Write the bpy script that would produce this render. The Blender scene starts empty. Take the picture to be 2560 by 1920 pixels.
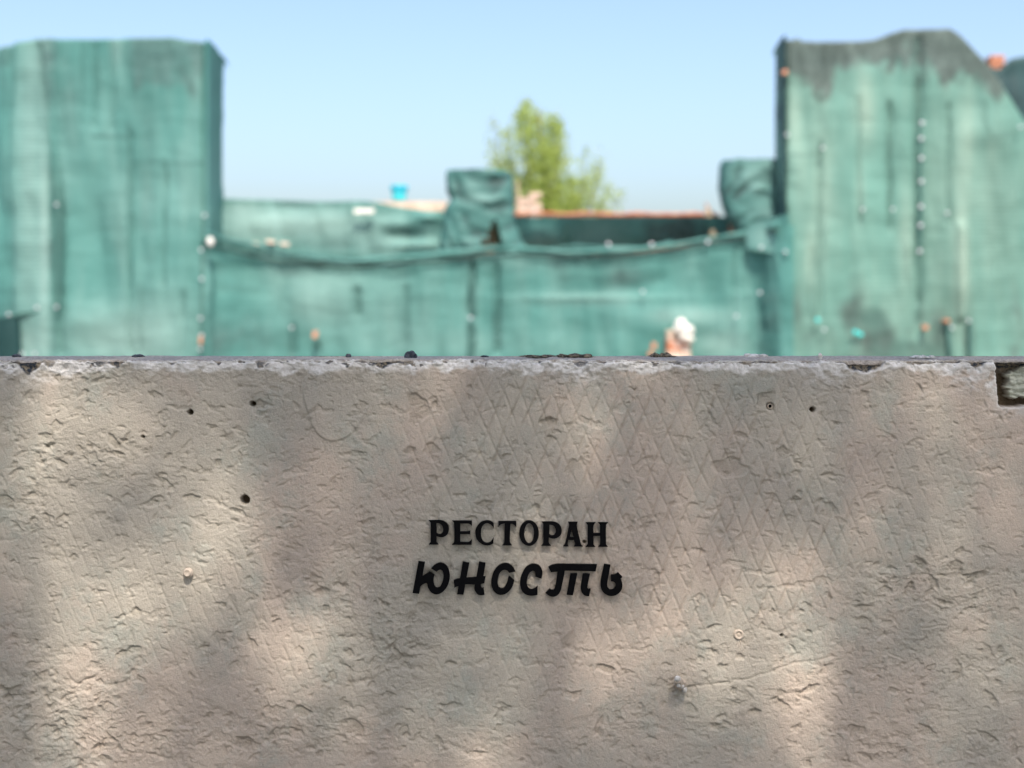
import bpy, bmesh, math, random
import numpy as np
from mathutils import Vector, Matrix
from mathutils.geometry import tessellate_polygon

R = math.radians
scene = bpy.context.scene
col = scene.collection
rng = np.random.default_rng(7)
random.seed(7)

# ------------------------------------------------------------------ camera
CZ = 1.55                 # camera height
FPX = 3556.0              # focal length in photo pixels (50 mm on 36 mm)
HOR = 756.0               # horizon row in the photo
cd = bpy.data.cameras.new('camera')
cam = bpy.data.objects.new('camera', cd)
col.objects.link(cam)
cam.location = (0, 0, CZ)
cam.rotation_euler = (R(90), 0, 0)
cd.lens = 50.0
cd.sensor_width = 36.0
cd.shift_y = (HOR - 960.0) / 2560.0
cd.clip_start = 0.05
cd.clip_end = 2000
cd.dof.use_dof = True
cd.dof.focus_distance = 2.785
cd.dof.aperture_fstop = 2.4
cd.dof.aperture_blades = 9
scene.camera = cam

# ------------------------------------------------------------------ sky, sun, exposure
SUN_EL, SUN_AZ = R(53), R(11)          # azimuth: from straight behind the camera towards the right
S = Vector((math.cos(SUN_EL) * math.sin(SUN_AZ), -math.cos(SUN_EL) * math.cos(SUN_AZ), math.sin(SUN_EL)))
w = bpy.data.worlds.new('World')
scene.world = w
w.use_nodes = True
nt = w.node_tree
bg = nt.nodes['Background']
sky = nt.nodes.new('ShaderNodeTexSky')
sky.sky_type = 'NISHITA'
sky.sun_disc = False
sky.sun_elevation = SUN_EL
sky.sun_rotation = math.atan2(S.x, S.y)
sky.altitude = 0
sky.air_density = 0.92
sky.dust_density = 3.2
sky.ozone_density = 2.0
nt.links.new(sky.outputs[0], bg.inputs[0])
bg.inputs[1].default_value = 0.14
sd = bpy.data.lights.new('sun', 'SUN')
sun = bpy.data.objects.new('sun', sd)
col.objects.link(sun)
sd.energy = 2.6
sd.angle = R(0.55)
sd.color = (1.0, 0.90, 0.79)
sun.rotation_euler = Vector(S).to_track_quat('Z', 'Y').to_euler()
sun.location = S * 30
vs = scene.view_settings
vs.view_transform = 'Standard'
vs.look = 'None'
vs.gamma = 1
vs.use_curve_mapping = False
vs.exposure = 0.9
scene.render.engine = 'CYCLES'
scene.cycles.max_bounces = 6
scene.cycles.use_denoising = True

# ------------------------------------------------------------------ helpers
def tag(o, label=None, cat=None, group=None, kind=None):
    if label: o['label'] = label
    if cat: o['category'] = cat
    if group: o['group'] = group
    if kind: o['kind'] = kind
    return o

def empty(name, loc=(0, 0, 0)):
    o = bpy.data.objects.new(name, None)
    col.objects.link(o)
    o.location = loc
    o.empty_display_size = 0.1
    return o

def place(o, parent):
    if parent is not None:
        o.parent = parent
        o.matrix_parent_inverse = Matrix.Translation(-Vector(parent.location))
    return o

def link_mesh(name, me, mat, parent=None):
    o = bpy.data.objects.new(name, me)
    col.objects.link(o)
    if mat is not None and len(me.materials) == 0:
        me.materials.append(mat)
    return place(o, parent)

def from_bm(name, bm, mat, parent=None, smooth=False):
    me = bpy.data.meshes.new(name)
    bm.normal_update()
    bm.to_mesh(me)
    bm.free()
    if smooth:
        me.shade_smooth()
    return link_mesh(name, me, mat, parent)

def mesh_np(name, co, faces, mat, parent=None, smooth=True, attrs=None):
    """co (n,3) array, faces (m,k) int array"""
    me = bpy.data.meshes.new(name)
    n, (m, k) = len(co), faces.shape
    me.vertices.add(n)
    me.vertices.foreach_set('co', np.ascontiguousarray(co, dtype=np.float32).ravel())
    me.loops.add(m * k)
    me.loops.foreach_set('vertex_index', np.ascontiguousarray(faces, dtype=np.int32).ravel())
    me.polygons.add(m)
    me.polygons.foreach_set('loop_start', np.arange(0, m * k, k, dtype=np.int32))
    me.update(calc_edges=True)
    if attrs:
        for an, av in attrs.items():
            a = me.attributes.new(an, 'FLOAT', 'POINT')
            a.data.foreach_set('value', np.ascontiguousarray(av, dtype=np.float32).ravel())
    if smooth:
        me.shade_smooth()
    return link_mesh(name, me, mat, parent)

def grid_faces(nr, nc, closed=False):
    i = np.arange(nr - 1)[:, None]
    j = np.arange(nc if closed else nc - 1)[None, :]
    j2 = (j + 1) % nc
    a = i * nc + j; b = i * nc + j2; c = (i + 1) * nc + j2; d = (i + 1) * nc + j
    return np.stack([a, d, c, b], -1).reshape(-1, 4)

def add_box(bm, x0, x1, y0, y1, z0, z1, jit=0.0):
    v = [bm.verts.new((x + random.uniform(-jit, jit), y + random.uniform(-jit, jit), z + random.uniform(-jit, jit)))
         for z in (z0, z1) for y in (y0, y1) for x in (x0, x1)]
    for f in ((0, 2, 3, 1), (4, 5, 7, 6), (0, 1, 5, 4), (2, 6, 7, 3), (0, 4, 6, 2), (1, 3, 7, 5)):
        bm.faces.new([v[i] for i in f])

def tube_rings(bm, pts, radii, n=10, cap=True):
    rings = []
    pts = [Vector(p) for p in pts]
    for i, p in enumerate(pts):
        d = (pts[min(i + 1, len(pts) - 1)] - pts[max(i - 1, 0)])
        if d.length < 1e-9: d = Vector((0, 0, 1))
        d.normalize()
        a = d.orthogonal().normalized()
        if abs(d.z) < 0.9:
            a = d.cross(Vector((0, 0, 1))).normalized()
        b = d.cross(a).normalized()
        rings.append([bm.verts.new(p + (a * math.cos(t) + b * math.sin(t)) * radii[i])
                      for t in [2 * math.pi * k / n for k in range(n)]])
    for r0, r1 in zip(rings, rings[1:]):
        for k in range(n):
            bm.faces.new((r0[k], r0[(k + 1) % n], r1[(k + 1) % n], r1[k]))
    if cap:
        bm.faces.new(rings[0][::-1]); bm.faces.new(rings[-1])
    return rings

def smooth01(x):
    x = np.clip(x, 0, 1)
    return x * x * (3 - 2 * x)

def sstep(a, b, x):
    return smooth01((x - a) / (b - a))

def _hash(ix, iy, seed):
    h = (ix.astype(np.int64) * 374761393 + iy.astype(np.int64) * 668265263 + seed * 1274126177) & 0xFFFFFFFF
    h = ((h ^ (h >> 13)) * 1274126177) & 0xFFFFFFFF
    return (h ^ (h >> 16)) & 0xFFFFFFFF

def pn(x, y, seed=0):
    """gradient noise, about -0.8 .. 0.8"""
    x, y = np.broadcast_arrays(np.asarray(x, float), np.asarray(y, float))
    ix, iy = np.floor(x), np.floor(y)
    fx, fy = x - ix, y - iy
    ux, uy = fx * fx * fx * (fx * (fx * 6 - 15) + 10), fy * fy * fy * (fy * (fy * 6 - 15) + 10)
    def g(ox, oy):
        a = _hash(ix + ox, iy + oy, seed) * (2 * math.pi / 4294967296.0)
        return np.cos(a) * (fx - ox) + np.sin(a) * (fy - oy)
    n00, n10, n01, n11 = g(0, 0), g(1, 0), g(0, 1), g(1, 1)
    a = n00 + ux * (n10 - n00); b = n01 + ux * (n11 - n01)
    return (a + uy * (b - a)) * 1.35

def fbm(x, y, seed=0, octv=4, gain=0.5):
    s, amp, f = 0.0, 1.0, 1.0
    for k in range(octv):
        s = s + amp * pn(x * f + 13.7 * k, y * f - 7.1 * k, seed + 31 * k)
        amp *= gain; f *= 2.03
    return s

def blobs(px, py, lst):
    """sum of soft ellipses (cx,cy,rx,ry,weight) clipped to 1"""
    s = np.zeros(np.broadcast(px, py).shape)
    for cx, cy, rx, ry, wt in lst:
        s = s + wt * np.exp(-(((px - cx) / rx) ** 2 + ((py - cy) / ry) ** 2))
    return s

# ------------------------------------------------------------------ materials
class NT:
    def __init__(self, name):
        self.m = bpy.data.materials.new(name)
        self.m.use_nodes = True
        self.t = self.m.node_tree
        self.b = self.t.nodes['Principled BSDF']
        self.b.inputs['Roughness'].default_value = 0.85
        self.b.inputs['Specular IOR Level'].default_value = 0.25
    def n(self, typ, **kw):
        o = self.t.nodes.new(typ)
        for k, v in kw.items():
            if k in o.inputs: o.inputs[k].default_value = v
            else: setattr(o, k, v)
        return o
    def l(self, a, b): self.t.links.new(a, b)
    def attr(self, name):
        return self.n('ShaderNodeAttribute', attribute_name=name).outputs['Fac']
    def obj(self):
        return self.n('ShaderNodeTexCoord').outputs['Object']
    def noise(self, scale, detail=4, rough=0.55, vec=None, stretch=None):
        nz = self.n('ShaderNodeTexNoise')
        nz.inputs['Scale'].default_value = scale
        nz.inputs['Detail'].default_value = detail
        nz.inputs['Roughness'].default_value = rough
        v = vec or self.obj()
        if stretch:
            mp = self.n('ShaderNodeMapping')
            mp.inputs['Scale'].default_value = stretch
            self.l(v, mp.inputs[0]); v = mp.outputs[0]
        self.l(v, nz.inputs['Vector'])
        return nz.outputs['Fac']
    def ramp(self, fac, a, b):
        r = self.n('ShaderNodeMapRange')
        r.inputs['From Min'].default_value = a
        r.inputs['From Max'].default_value = b
        r.interpolation_type = 'SMOOTHSTEP'
        self.l(fac, r.inputs['Value'])
        return r.outputs[0]
    def mix(self, fac, a, b):
        m = self.n('ShaderNodeMix', data_type='RGBA')
        for s, v in ((m.inputs[0], fac), (m.inputs[6], a), (m.inputs[7], b)):
            if isinstance(v, (tuple, list)): s.default_value = (*v[:3], 1)
            elif isinstance(v, (int, float)): s.default_value = v
            else: self.l(v, s)
        return m.outputs[2]
    def math(self, op, a, b=0.0):
        m = self.n('ShaderNodeMath', operation=op)
        for i, v in enumerate((a, b)):
            if isinstance(v, (int, float)): m.inputs[i].default_value = v
            else: self.l(v, m.inputs[i])
        return m.outputs[0]
    def bump(self, h, dist, strength=1.0, prev=None):
        b = self.n('ShaderNodeBump')
        b.inputs['Distance'].default_value = dist
        b.inputs['Strength'].default_value = strength
        self.l(h, b.inputs['Height'])
        if prev is not None: self.l(prev, b.inputs['Normal'])
        return b.outputs[0]
    def color(self, c):
        if isinstance(c, (tuple, list)): self.b.inputs['Base Color'].default_value = (*c[:3], 1)
        else: self.l(c, self.b.inputs['Base Color'])

def mat_wall():
    t = NT('painted_concrete')
    v = t.obj()
    beige = t.mix(t.ramp(t.noise(2.6, 6, 0.6, v, (1.2, 1.0, 0.8)), 0.42, 0.58), WALL_A, WALL_B)
    smear = t.ramp(t.noise(7.5, 8, 0.72, v, (1.0, 1.0, 0.8)), 0.49, 0.68)
    beige = t.mix(t.math('MULTIPLY', smear, 0.5), beige, WALL_C)
    speck = t.ramp(t.noise(240, 2, 0.6, v), 0.64, 0.74)
    beige = t.mix(t.math('MULTIPLY', speck, 0.42), beige, (0.38, 0.35, 0.30))
    grime = t.ramp(t.noise(60, 5, 0.7, v), 0.52, 0.72)
    beige = t.mix(t.math('MULTIPLY', grime, 0.16), beige, (0.37, 0.36, 0.31))
    grain = t.noise(420, 3, 0.7, v)
    beige = t.mix(t.math('MULTIPLY', t.ramp(grain, 0.46, 0.7), 0.30), beige, (0.33, 0.31, 0.265))
    beige = t.mix(t.math('MULTIPLY', t.ramp(grain, 0.5, 0.3), 0.25), beige, (0.70, 0.65, 0.56))
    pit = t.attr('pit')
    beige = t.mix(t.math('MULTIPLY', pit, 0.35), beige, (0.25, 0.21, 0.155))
    wn = t.noise(70, 5, 0.7, v)
    white = t.mix(t.ramp(wn, 0.35, 0.65), (0.74, 0.72, 0.68), (0.90, 0.885, 0.86))
    c = t.mix(t.attr('white'), beige, white)
    agg = t.mix(t.ramp(t.noise(95, 4, 0.7, v), 0.42, 0.60), (0.035, 0.045, 0.06), (0.26, 0.22, 0.16))
    c = t.mix(t.attr('dark'), c, agg)
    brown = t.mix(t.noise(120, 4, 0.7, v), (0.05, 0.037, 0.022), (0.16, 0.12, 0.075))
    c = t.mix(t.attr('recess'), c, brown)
    foam = t.mix(t.noise(50, 5, 0.6, v, (0.5, 1, 2)), (0.48, 0.50, 0.40), (0.66, 0.69, 0.60))
    c = t.mix(t.attr('fill'), c, foam)
    topc = t.mix(t.ramp(t.noise(150, 4, 0.7, v), 0.35, 0.65), (0.30, 0.265, 0.225), (0.52, 0.465, 0.40))
    c = t.mix(t.attr('top'), c, topc)
    t.color(c)
    h = t.math('ADD', t.noise(340, 3, 0.65, v), t.math('MULTIPLY', t.noise(120, 3, 0.6, v), 0.8))
    t.l(t.bump(h, 0.0018, 0.9), t.b.inputs['Normal'])
    t.b.inputs['Roughness'].default_value = 0.78
    return t.m

def mat_net(name, base, pale, dirt, trans=0.28, weave=True):
    """woven scaffold netting: translucent plastic mesh with faded and dirty areas, some holding painted highlights and shade"""
    t = NT(name)
    v = t.obj()
    c = t.mix(t.ramp(t.noise(0.55, 4, 0.6, v, (1.6, 1.6, 0.5)), 0.36, 0.66), base, tuple(x * 0.80 for x in base))
    st = t.ramp(t.noise(2.2, 5, 0.65, v, (1.0, 1.0, 0.2)), 0.42, 0.72)
    c = t.mix(t.math('MULTIPLY', st, 0.24), c, pale)
    c = t.mix(t.attr('fade_lit'), c, pale)  # pale areas: fading plus highlights painted into the colour
    c = t.mix(t.attr('dirt'), c, t.mix(t.ramp(t.noise(4, 5, 0.7, v, (2, 2, 1)), 0.35, 0.65), dirt, tuple(x * 0.6 for x in dirt)))  # dirt, plus shade of folds and openings painted into the colour
    c = t.mix(t.attr('seam'), c, tuple(x * 0.45 + .012 for x in base))
    wv = t.n('ShaderNodeTexWave', bands_direction='Z')
    wv.inputs['Scale'].default_value = 5.0
    wv.inputs['Distortion'].default_value = 0.4
    t.l(v, wv.inputs['Vector'])
    if weave:
        c = t.mix(t.math('MULTIPLY', t.ramp(wv.outputs['Fac'], 0.6, 0.98), t.math('ADD', 0.03, t.math('MULTIPLY', t.attr('rib'), 0.5))), c, tuple(x * 0.4 for x in base))
    t.color(c)
    fine = t.noise(9, 4, 0.6, v, (1.5, 1.5, 0.5))
    t.l(t.bump(fine, 0.012, 0.5), t.b.inputs['Normal'])
    t.b.inputs['Roughness'].default_value = 0.6
    tr = t.n('ShaderNodeBsdfTranslucent')
    t.l(c, tr.inputs[0])
    ms = t.n('ShaderNodeMixShader')
    ms.inputs[0].default_value = trans
    t.l(t.b.outputs[0], ms.inputs[1]); t.l(tr.outputs[0], ms.inputs[2])
    t.l(ms.outputs[0], t.t.nodes['Material Output'].inputs[0])
    return t.m

def mat_simple(name, a, b, scale, rough=0.85, bump=0.0, metal=0.0, spec=0.25):
    t = NT(name)
    f = t.noise(scale, 5, 0.65)
    t.color(t.mix(t.ramp(f, 0.36, 0.64), a, b))
    t.b.inputs['Roughness'].default_value = rough
    t.b.inputs['Metallic'].default_value = metal
    t.b.inputs['Specular IOR Level'].default_value = spec
    if bump:
        t.l(t.bump(f, bump, 0.7), t.b.inputs['Normal'])
    return t.m

def mat_leaf(name, a, b, trans=0.45):
    t = NT(name)
    oi = t.n('ShaderNodeNewGeometry')
    t.color(t.mix(oi.outputs['Random Per Island'], a, b))
    t.b.inputs['Roughness'].default_value = 0.5
    tr = t.n('ShaderNodeBsdfTranslucent')
    t.l(t.mix(oi.outputs['Random Per Island'], tuple(x * 1.2 for x in a), tuple(x * 1.2 for x in b)), tr.inputs[0])
    ms = t.n('ShaderNodeMixShader')
    ms.inputs[0].default_value = trans
    t.l(t.b.outputs[0], ms.inputs[1]); t.l(tr.outputs[0], ms.inputs[2])
    t.l(ms.outputs[0], t.t.nodes['Material Output'].inputs[0])
    return t.m

WALL_A = (0.595, 0.50, 0.418)
WALL_B = (0.495, 0.456, 0.388)
WALL_C = (0.36, 0.41, 0.37)
M = {}
M['wall'] = mat_wall()
M['letter'] = mat_simple('black_acrylic', (0.004, 0.004, 0.005), (0.005, 0.005, 0.006), 30, 0.5, 0, 0, 0.06)
M['paint'] = mat_simple('painted_steel', (0.60, 0.51, 0.42), (0.50, 0.435, 0.36), 160, 0.6, 0.0008)
M['stone'] = mat_simple('dark_stone', (0.035, 0.045, 0.06), (0.10, 0.11, 0.13), 120, 0.8, 0.002)
M['crumb'] = mat_simple('pale_crumb', (0.50, 0.48, 0.45), (0.70, 0.69, 0.67), 150, 0.9, 0.002)
M['soil'] = mat_simple('dry_soil', (0.05, 0.045, 0.04), (0.24, 0.20, 0.14), 110, 0.95, 0.003)
M['net'] = mat_net('green_netting', (0.110, 0.315, 0.282), (0.35, 0.55, 0.50), (0.14, 0.235, 0.222))
M['net_yellow'] = mat_net('sunbleached_netting', (0.19, 0.40, 0.335), (0.45, 0.60, 0.49), (0.15, 0.20, 0.18))
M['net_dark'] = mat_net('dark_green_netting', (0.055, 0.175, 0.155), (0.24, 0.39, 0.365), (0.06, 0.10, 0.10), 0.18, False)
M['net_black'] = mat_net('slate_and_shade_netting', (0.035, 0.085, 0.088), (0.12, 0.20, 0.20), (0.04, 0.07, 0.075), 0.1, False)
M['net_shade'] = mat_net('fold_shade_netting', (0.012, 0.05, 0.05), (0.04, 0.10, 0.10), (0.015, 0.03, 0.03), 0.05, False)  # shade inside a fold, put into a near-black net colour
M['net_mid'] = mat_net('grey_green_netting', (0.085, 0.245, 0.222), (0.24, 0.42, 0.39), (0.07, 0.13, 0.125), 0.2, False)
M['seam'] = mat_simple('doubled_netting', (0.075, 0.18, 0.158), (0.11, 0.235, 0.205), 6, 0.7)
M['brick'] = mat_simple('red_brick', (0.50, 0.20, 0.115), (0.62, 0.31, 0.19), 9, 0.9, 0.004)
M['brick_pale'] = mat_simple('pale_brick', (0.62, 0.45, 0.34), (0.76, 0.64, 0.53), 9, 0.9, 0.004)
M['masonry'] = mat_simple('brick_masonry', (0.34, 0.19, 0.12), (0.46, 0.30, 0.21), 5, 0.9, 0.01)
M['plaster'] = mat_simple('white_plaster', (0.78, 0.74, 0.66), (0.86, 0.84, 0.79), 12, 0.9, 0.004)
M['rust'] = mat_simple('rusty_steel', (0.42, 0.14, 0.075), (0.55, 0.26, 0.16), 8, 0.8, 0.002)
M['wood'] = mat_simple('weathered_wood', (0.50, 0.38, 0.25), (0.66, 0.54, 0.38), 10, 0.85, 0.003)
M['washer'] = mat_simple('zinc_washer', (0.60, 0.62, 0.66), (0.72, 0.74, 0.77), 40, 0.35, 0, 0.0, 0.6)
M['turq'] = mat_simple('turquoise_plastic', (0.04, 0.62, 0.58), (0.07, 0.70, 0.66), 20, 0.4)
M['bucket'] = mat_simple('blue_bucket_plastic', (0.05, 0.62, 0.72), (0.07, 0.68, 0.76), 6, 0.4, 0, 0, 0.4)
M['bucket_rim'] = mat_simple('blue_bucket_rim', (0.02, 0.46, 0.62), (0.03, 0.50, 0.66), 6, 0.4, 0, 0, 0.4)
M['cable'] = mat_simple('dark_cable', (0.03, 0.06, 0.06), (0.06, 0.09, 0.09), 8, 0.6)
M['bark'] = mat_simple('tree_bark', (0.07, 0.055, 0.04), (0.16, 0.13, 0.10), 14, 0.95, 0.01)
M['leaf_pale'] = mat_leaf('pale_leaf', (0.34, 0.46, 0.10), (0.52, 0.58, 0.20), 0.5)
M['leaf'] = mat_leaf('green_leaf', (0.05, 0.11, 0.025), (0.09, 0.17, 0.04), 0.35)

def mat_ground():
    t = NT('gravel_ground')
    v = t.obj()
    c = t.mix(t.ramp(t.noise(0.35, 5, 0.6, v), 0.4, 0.6), (0.26, 0.235, 0.20), (0.17, 0.16, 0.125))
    c = t.mix(t.ramp(t.noise(45, 3, 0.7, v), 0.4, 0.65), c, (0.32, 0.30, 0.27))
    t.color(c)
    t.l(t.bump(t.noise(60, 4, 0.7, v), 0.02, 0.8), t.b.inputs['Normal'])
    return t.m
M['ground'] = mat_ground()

# ------------------------------------------------------------------ ground
bm = bmesh.new()
bmesh.ops.create_grid(bm, x_segments=8, y_segments=8, size=700)
g = from_bm('ground', bm, M['ground'])
tag(g, 'grey brown gravel ground in front of and behind the wall', 'ground', kind='structure')

# ------------------------------------------------------------------ the concrete wall (in focus)
WD = 2.78                         # distance of the wall's face
MPP = WD / FPX                    # metres per photo pixel on it
EDGE = 900.0                      # photo row of its front top edge
ZT = CZ + (HOR - EDGE) * MPP
DEPTH = 0.20
def wx(px): return (px - 1280.0) * MPP
def wz(py): return CZ + (HOR - py) * MPP

def build_wall():
    # columns: dense in the middle, coarser outwards (photo px units)
    dpx = 2.3
    core = np.arange(-40, 2600 + dpx, dpx)
    out = np.cumsum(np.geomspace(dpx, 16, 200))
    xs = np.concatenate([core[0] - out[::-1], core, core[-1] + out])
    # rows: path over the top edge; q<0 on the top, q>0 down the face
    top = -np.cumsum(np.geomspace(1.6, 16, 60))
    top = top[top > -DEPTH / MPP][::-1]
    top = np.concatenate([[-DEPTH / MPP], top])
    front = np.arange(0, 1035, 2.3)
    low = 1035 + np.cumsum(np.geomspace(2.6, 22, 70))
    total = ZT / MPP
    low = low[low < total - 4]
    qs = np.concatenate([top, front, low, [total + 20]])
    X, Q = np.meshgrid(xs, qs)
    Y = EDGE + Q                                   # photo row on the face
    h = np.zeros_like(X)                           # relief in mm, outward positive
    att = {k: np.zeros_like(X) for k in ('white', 'dark', 'recess', 'fill', 'top', 'pit')}
    wxn = X + 10 * fbm(X / 70, Y / 70, 301, 2)
    wyn = Y + 10 * fbm(X / 70, Y / 70, 307, 2)
    # broad undulation, trowelled skin
    h += 2.2 * fbm(X / 420, Y / 380, 1, 2)
    h += 0.55 * fbm(X / 75, Y / 60, 5, 3)
    h += 0.26 * fbm(X / 13, Y / 11, 9, 2) + 0.14 * fbm(X / 30, Y / 24, 10, 3)
    # rough, spalled areas
    rough = blobs(X, Y, [(250, 1170, 200, 90, .8), (90, 1790, 230, 130, 1.1), (340, 1860, 260, 90, .8), (640, 1830, 170, 70, .7),
                         (1000, 1640, 130, 120, 1.0), (830, 1830, 170, 80, .7), (2220, 1490, 130, 90, 1.0), (2430, 1480, 120, 70, .9),
                         (2210, 1650, 120, 80, .8), (2410, 1690, 160, 120, .7), (2490, 1880, 120, 60, 1.0), (2210, 1860, 130, 60, .8),
                         (930, 1400, 170, 130, .6), (120, 1370, 160, 90, .5), (200, 935, 260, 32, .9), (760, 945, 170, 28, .8),
                         (1460, 940, 120, 35, .8), (2130, 960, 110, 45, .8), (2420, 940, 120, 40, .8), (1830, 1770, 260, 60, .5), (1250, 1880, 260, 50, .5),
                         (840, 1540, 100, 80, .5), (600, 1560, 150, 60, .35), (1560, 1860, 200, 60, .4)])
    rough = np.clip(rough * (1 + .5 * fbm(X / 60, Y / 50, 23, 3)) + 0.9 * np.clip(fbm(X / 210, Y / 170, 21, 3) - .22, 0, 1) - .7 * blobs(X, Y, [(1650, 1180, 330, 230, 1)]), 0, 1)
    far = 1 - sstep(0, 500, np.maximum(-X, X - 2560))
    n1 = fbm(wxn / 62, wyn / 40, 41, 4, 0.55)
    n2 = fbm(wxn / 24, wyn / 19, 47, 3, 0.6)
    n3 = fbm(wxn / 120, wyn / 80, 53, 4, 0.55)
    n4 = fbm(wxn / 15 + .3 * wyn / 15, wyn / 12, 57, 2)
    h += 0.42 * rough * (-3.6 * sstep(0.06, 0.15, n1) - 2.2 * sstep(0.02, 0.14, n2) + 2.0 * n2 + 1.1 * n4 - 3.4 * sstep(0.10, 0.16, n3) - 1.6 * sstep(-.16, -.10, -np.abs(n1 + .15)))
    h += (1 - rough) * (-1.7 * sstep(0.46, 0.52, n1) - 1.0 * sstep(0.48, 0.56, n2) - 0.9 * sstep(0.42, 0.48, n3))
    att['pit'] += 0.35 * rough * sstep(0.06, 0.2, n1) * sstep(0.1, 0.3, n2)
    # imprint of the diamond mesh
    dm = np.clip(blobs(X, Y, [(1700, 1210, 440, 310, 1.45), (1330, 1080, 220, 170, .7), (1850, 1420, 280, 150, .8),
                              (1400, 1650, 300, 170, .35), (1050, 1780, 240, 120, .3)]), 0, 1)
    db = np.clip(dm + blobs(X, Y, [(350, 1500, 430, 240, .55), (120, 1330, 160, 190, .55), (800, 1560, 300, 200, .5), (170, 1000, 140, 70, .3),
                                   (1100, 1150, 160, 180, .5), (2300, 1250, 260, 180, .35), (2050, 1750, 200, 200, .3)]), 0, 1)
    mot = np.clip(0.7 + 0.8 * fbm(X / 85, Y / 70, 61, 3), 0, 1)
    jx = 5 * fbm(X / 160, Y / 160, 63, 2)
    def groove(sl, pitch, off, wd):
        p = (X + jx - sl * (Y - 900) + off) / pitch
        t = (p - np.round(p)) * pitch
        return np.exp(-(t / wd) ** 2), (p - np.floor(p))
    gb, fb = groove(0.43, 41.0, 8, 3.0)
    gf, ff = groove(-0.40, 41.0, 20, 3.1)
    cell = (Y - 900) / 51.0 + 0.5 * np.floor((X) / 41.0)
    h -= (1 - 0.75 * rough) * far * (2.2 * db * mot * gb + 3.7 * dm * mot * gf)
    h += (1 - rough) * far * 0.5 * dm * mot * (fb - 0.5)
    # individual pits and chips
    def stamp(cx, cy, rx, ry, rot, depth, seed, style=0.6, dark=0.0):
        rr = max(rx, ry) * 1.45
        i0, i1 = np.searchsorted(xs, [cx - rr, cx + rr])
        j0, j1 = np.searchsorted(qs, [cy - EDGE - rr, cy - EDGE + rr])
        if i1 - i0 < 2 or j1 - j0 < 2: return
        dx, dy = X[j0:j1, i0:i1] - cx, Y[j0:j1, i0:i1] - cy
        ca, sa = math.cos(rot), math.sin(rot)
        u, v = (dx * ca + dy * sa) / rx, (-dx * sa + dy * ca) / ry
        r = np.hypot(u, v)
        th = np.arctan2(v, u)
        rr_ = random.Random(seed)
        wob = 1 + sum(rr_.uniform(-.5, .5) * .50 / math.sqrt(k) * np.cos(k * th + rr_.uniform(0, 6.28)) for k in (2, 3, 4, 5, 7))
        r = r / wob
        soft = min(0.45, 2.6 / max(min(rx, ry), 1))
        m = 1 - sstep(1 - soft, 1.0 + 0.05, r)
        slope = (1 - style) + style * np.clip(0.5 - 0.55 * v, 0, 1.1)
        h[j0:j1, i0:i1] -= depth * m * slope * (1 + .35 * np.sin(dx * .9 + seed) * np.sin(dy * 1.1 + seed * 2) * (r < .85))
        if dark > 0:
            att['pit'][j0:j1, i0:i1] = np.maximum(att['pit'][j0:j1, i0:i1], dark * m)
    dens = lambda x, y: 0.42 + 0.55 * float(blobs(np.array(x), np.array(y), [(250, 1500, 600, 600, .8), (2350, 1600, 350, 300, .8), (950, 1600, 300, 300, .6)])) \
        - 0.34 * float(blobs(np.array(x), np.array(y), [(1650, 1200, 380, 280, 1)]))
    k = 0
    rp = random.Random(11)
    while k < 2300:
        x, y = rp.uniform(-300, 2860), rp.uniform(935, 2150)
        if rp.random() > dens(x, y): continue
        k += 1
        s = min(17, rp.lognormvariate(1.38, 0.55))
        s = max(s, 2.7)
        stamp(x, y, s * rp.uniform(.9, 1.9), s * rp.uniform(.55, 1.0), R(rp.gauss(0, 45)),
              min(3.8, 0.75 + 0.28 * s) * rp.uniform(.35, 1.1), k, rp.choice((.1, .3, .6, .8, .95)), rp.uniform(0, .8) ** 2)
    k = 0
    while k < 2600:                                  # broken skin: crowds of small angular chips in the rough areas
        x, y = rp.uniform(-60, 2620), rp.uniform(905, 1960)
        jj, ii = np.searchsorted(qs, y - EDGE), np.searchsorted(xs, x)
        if rp.random() > rough[min(jj, len(qs) - 1), min(ii, len(xs) - 1)]: continue
        k += 1
        s = min(18, rp.lognormvariate(1.55, .55))
        stamp(x, y, s * rp.uniform(.9, 1.8), s * rp.uniform(.5, 1.0), R(rp.gauss(0, 40)), min(3.8, .7 + .26 * s) * rp.uniform(.35, 1.15), 5000 + k, rp.choice((.2, .5, .7, .9)), rp.uniform(0, .8) ** 2)
    k = 0
    while k < 900:                                   # grains and drips standing proud
        x, y = rp.uniform(-100, 2660), rp.uniform(935, 1990)
        if fbm(np.array(x / 90), np.array(y / 90), 77, 2) < 0.0 and rp.random() < .8: continue
        k += 1
        s = rp.uniform(2.4, 4.2)
        stamp(x, y, s, s, 0, -rp.uniform(.5, 1.2), k, .1)
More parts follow.
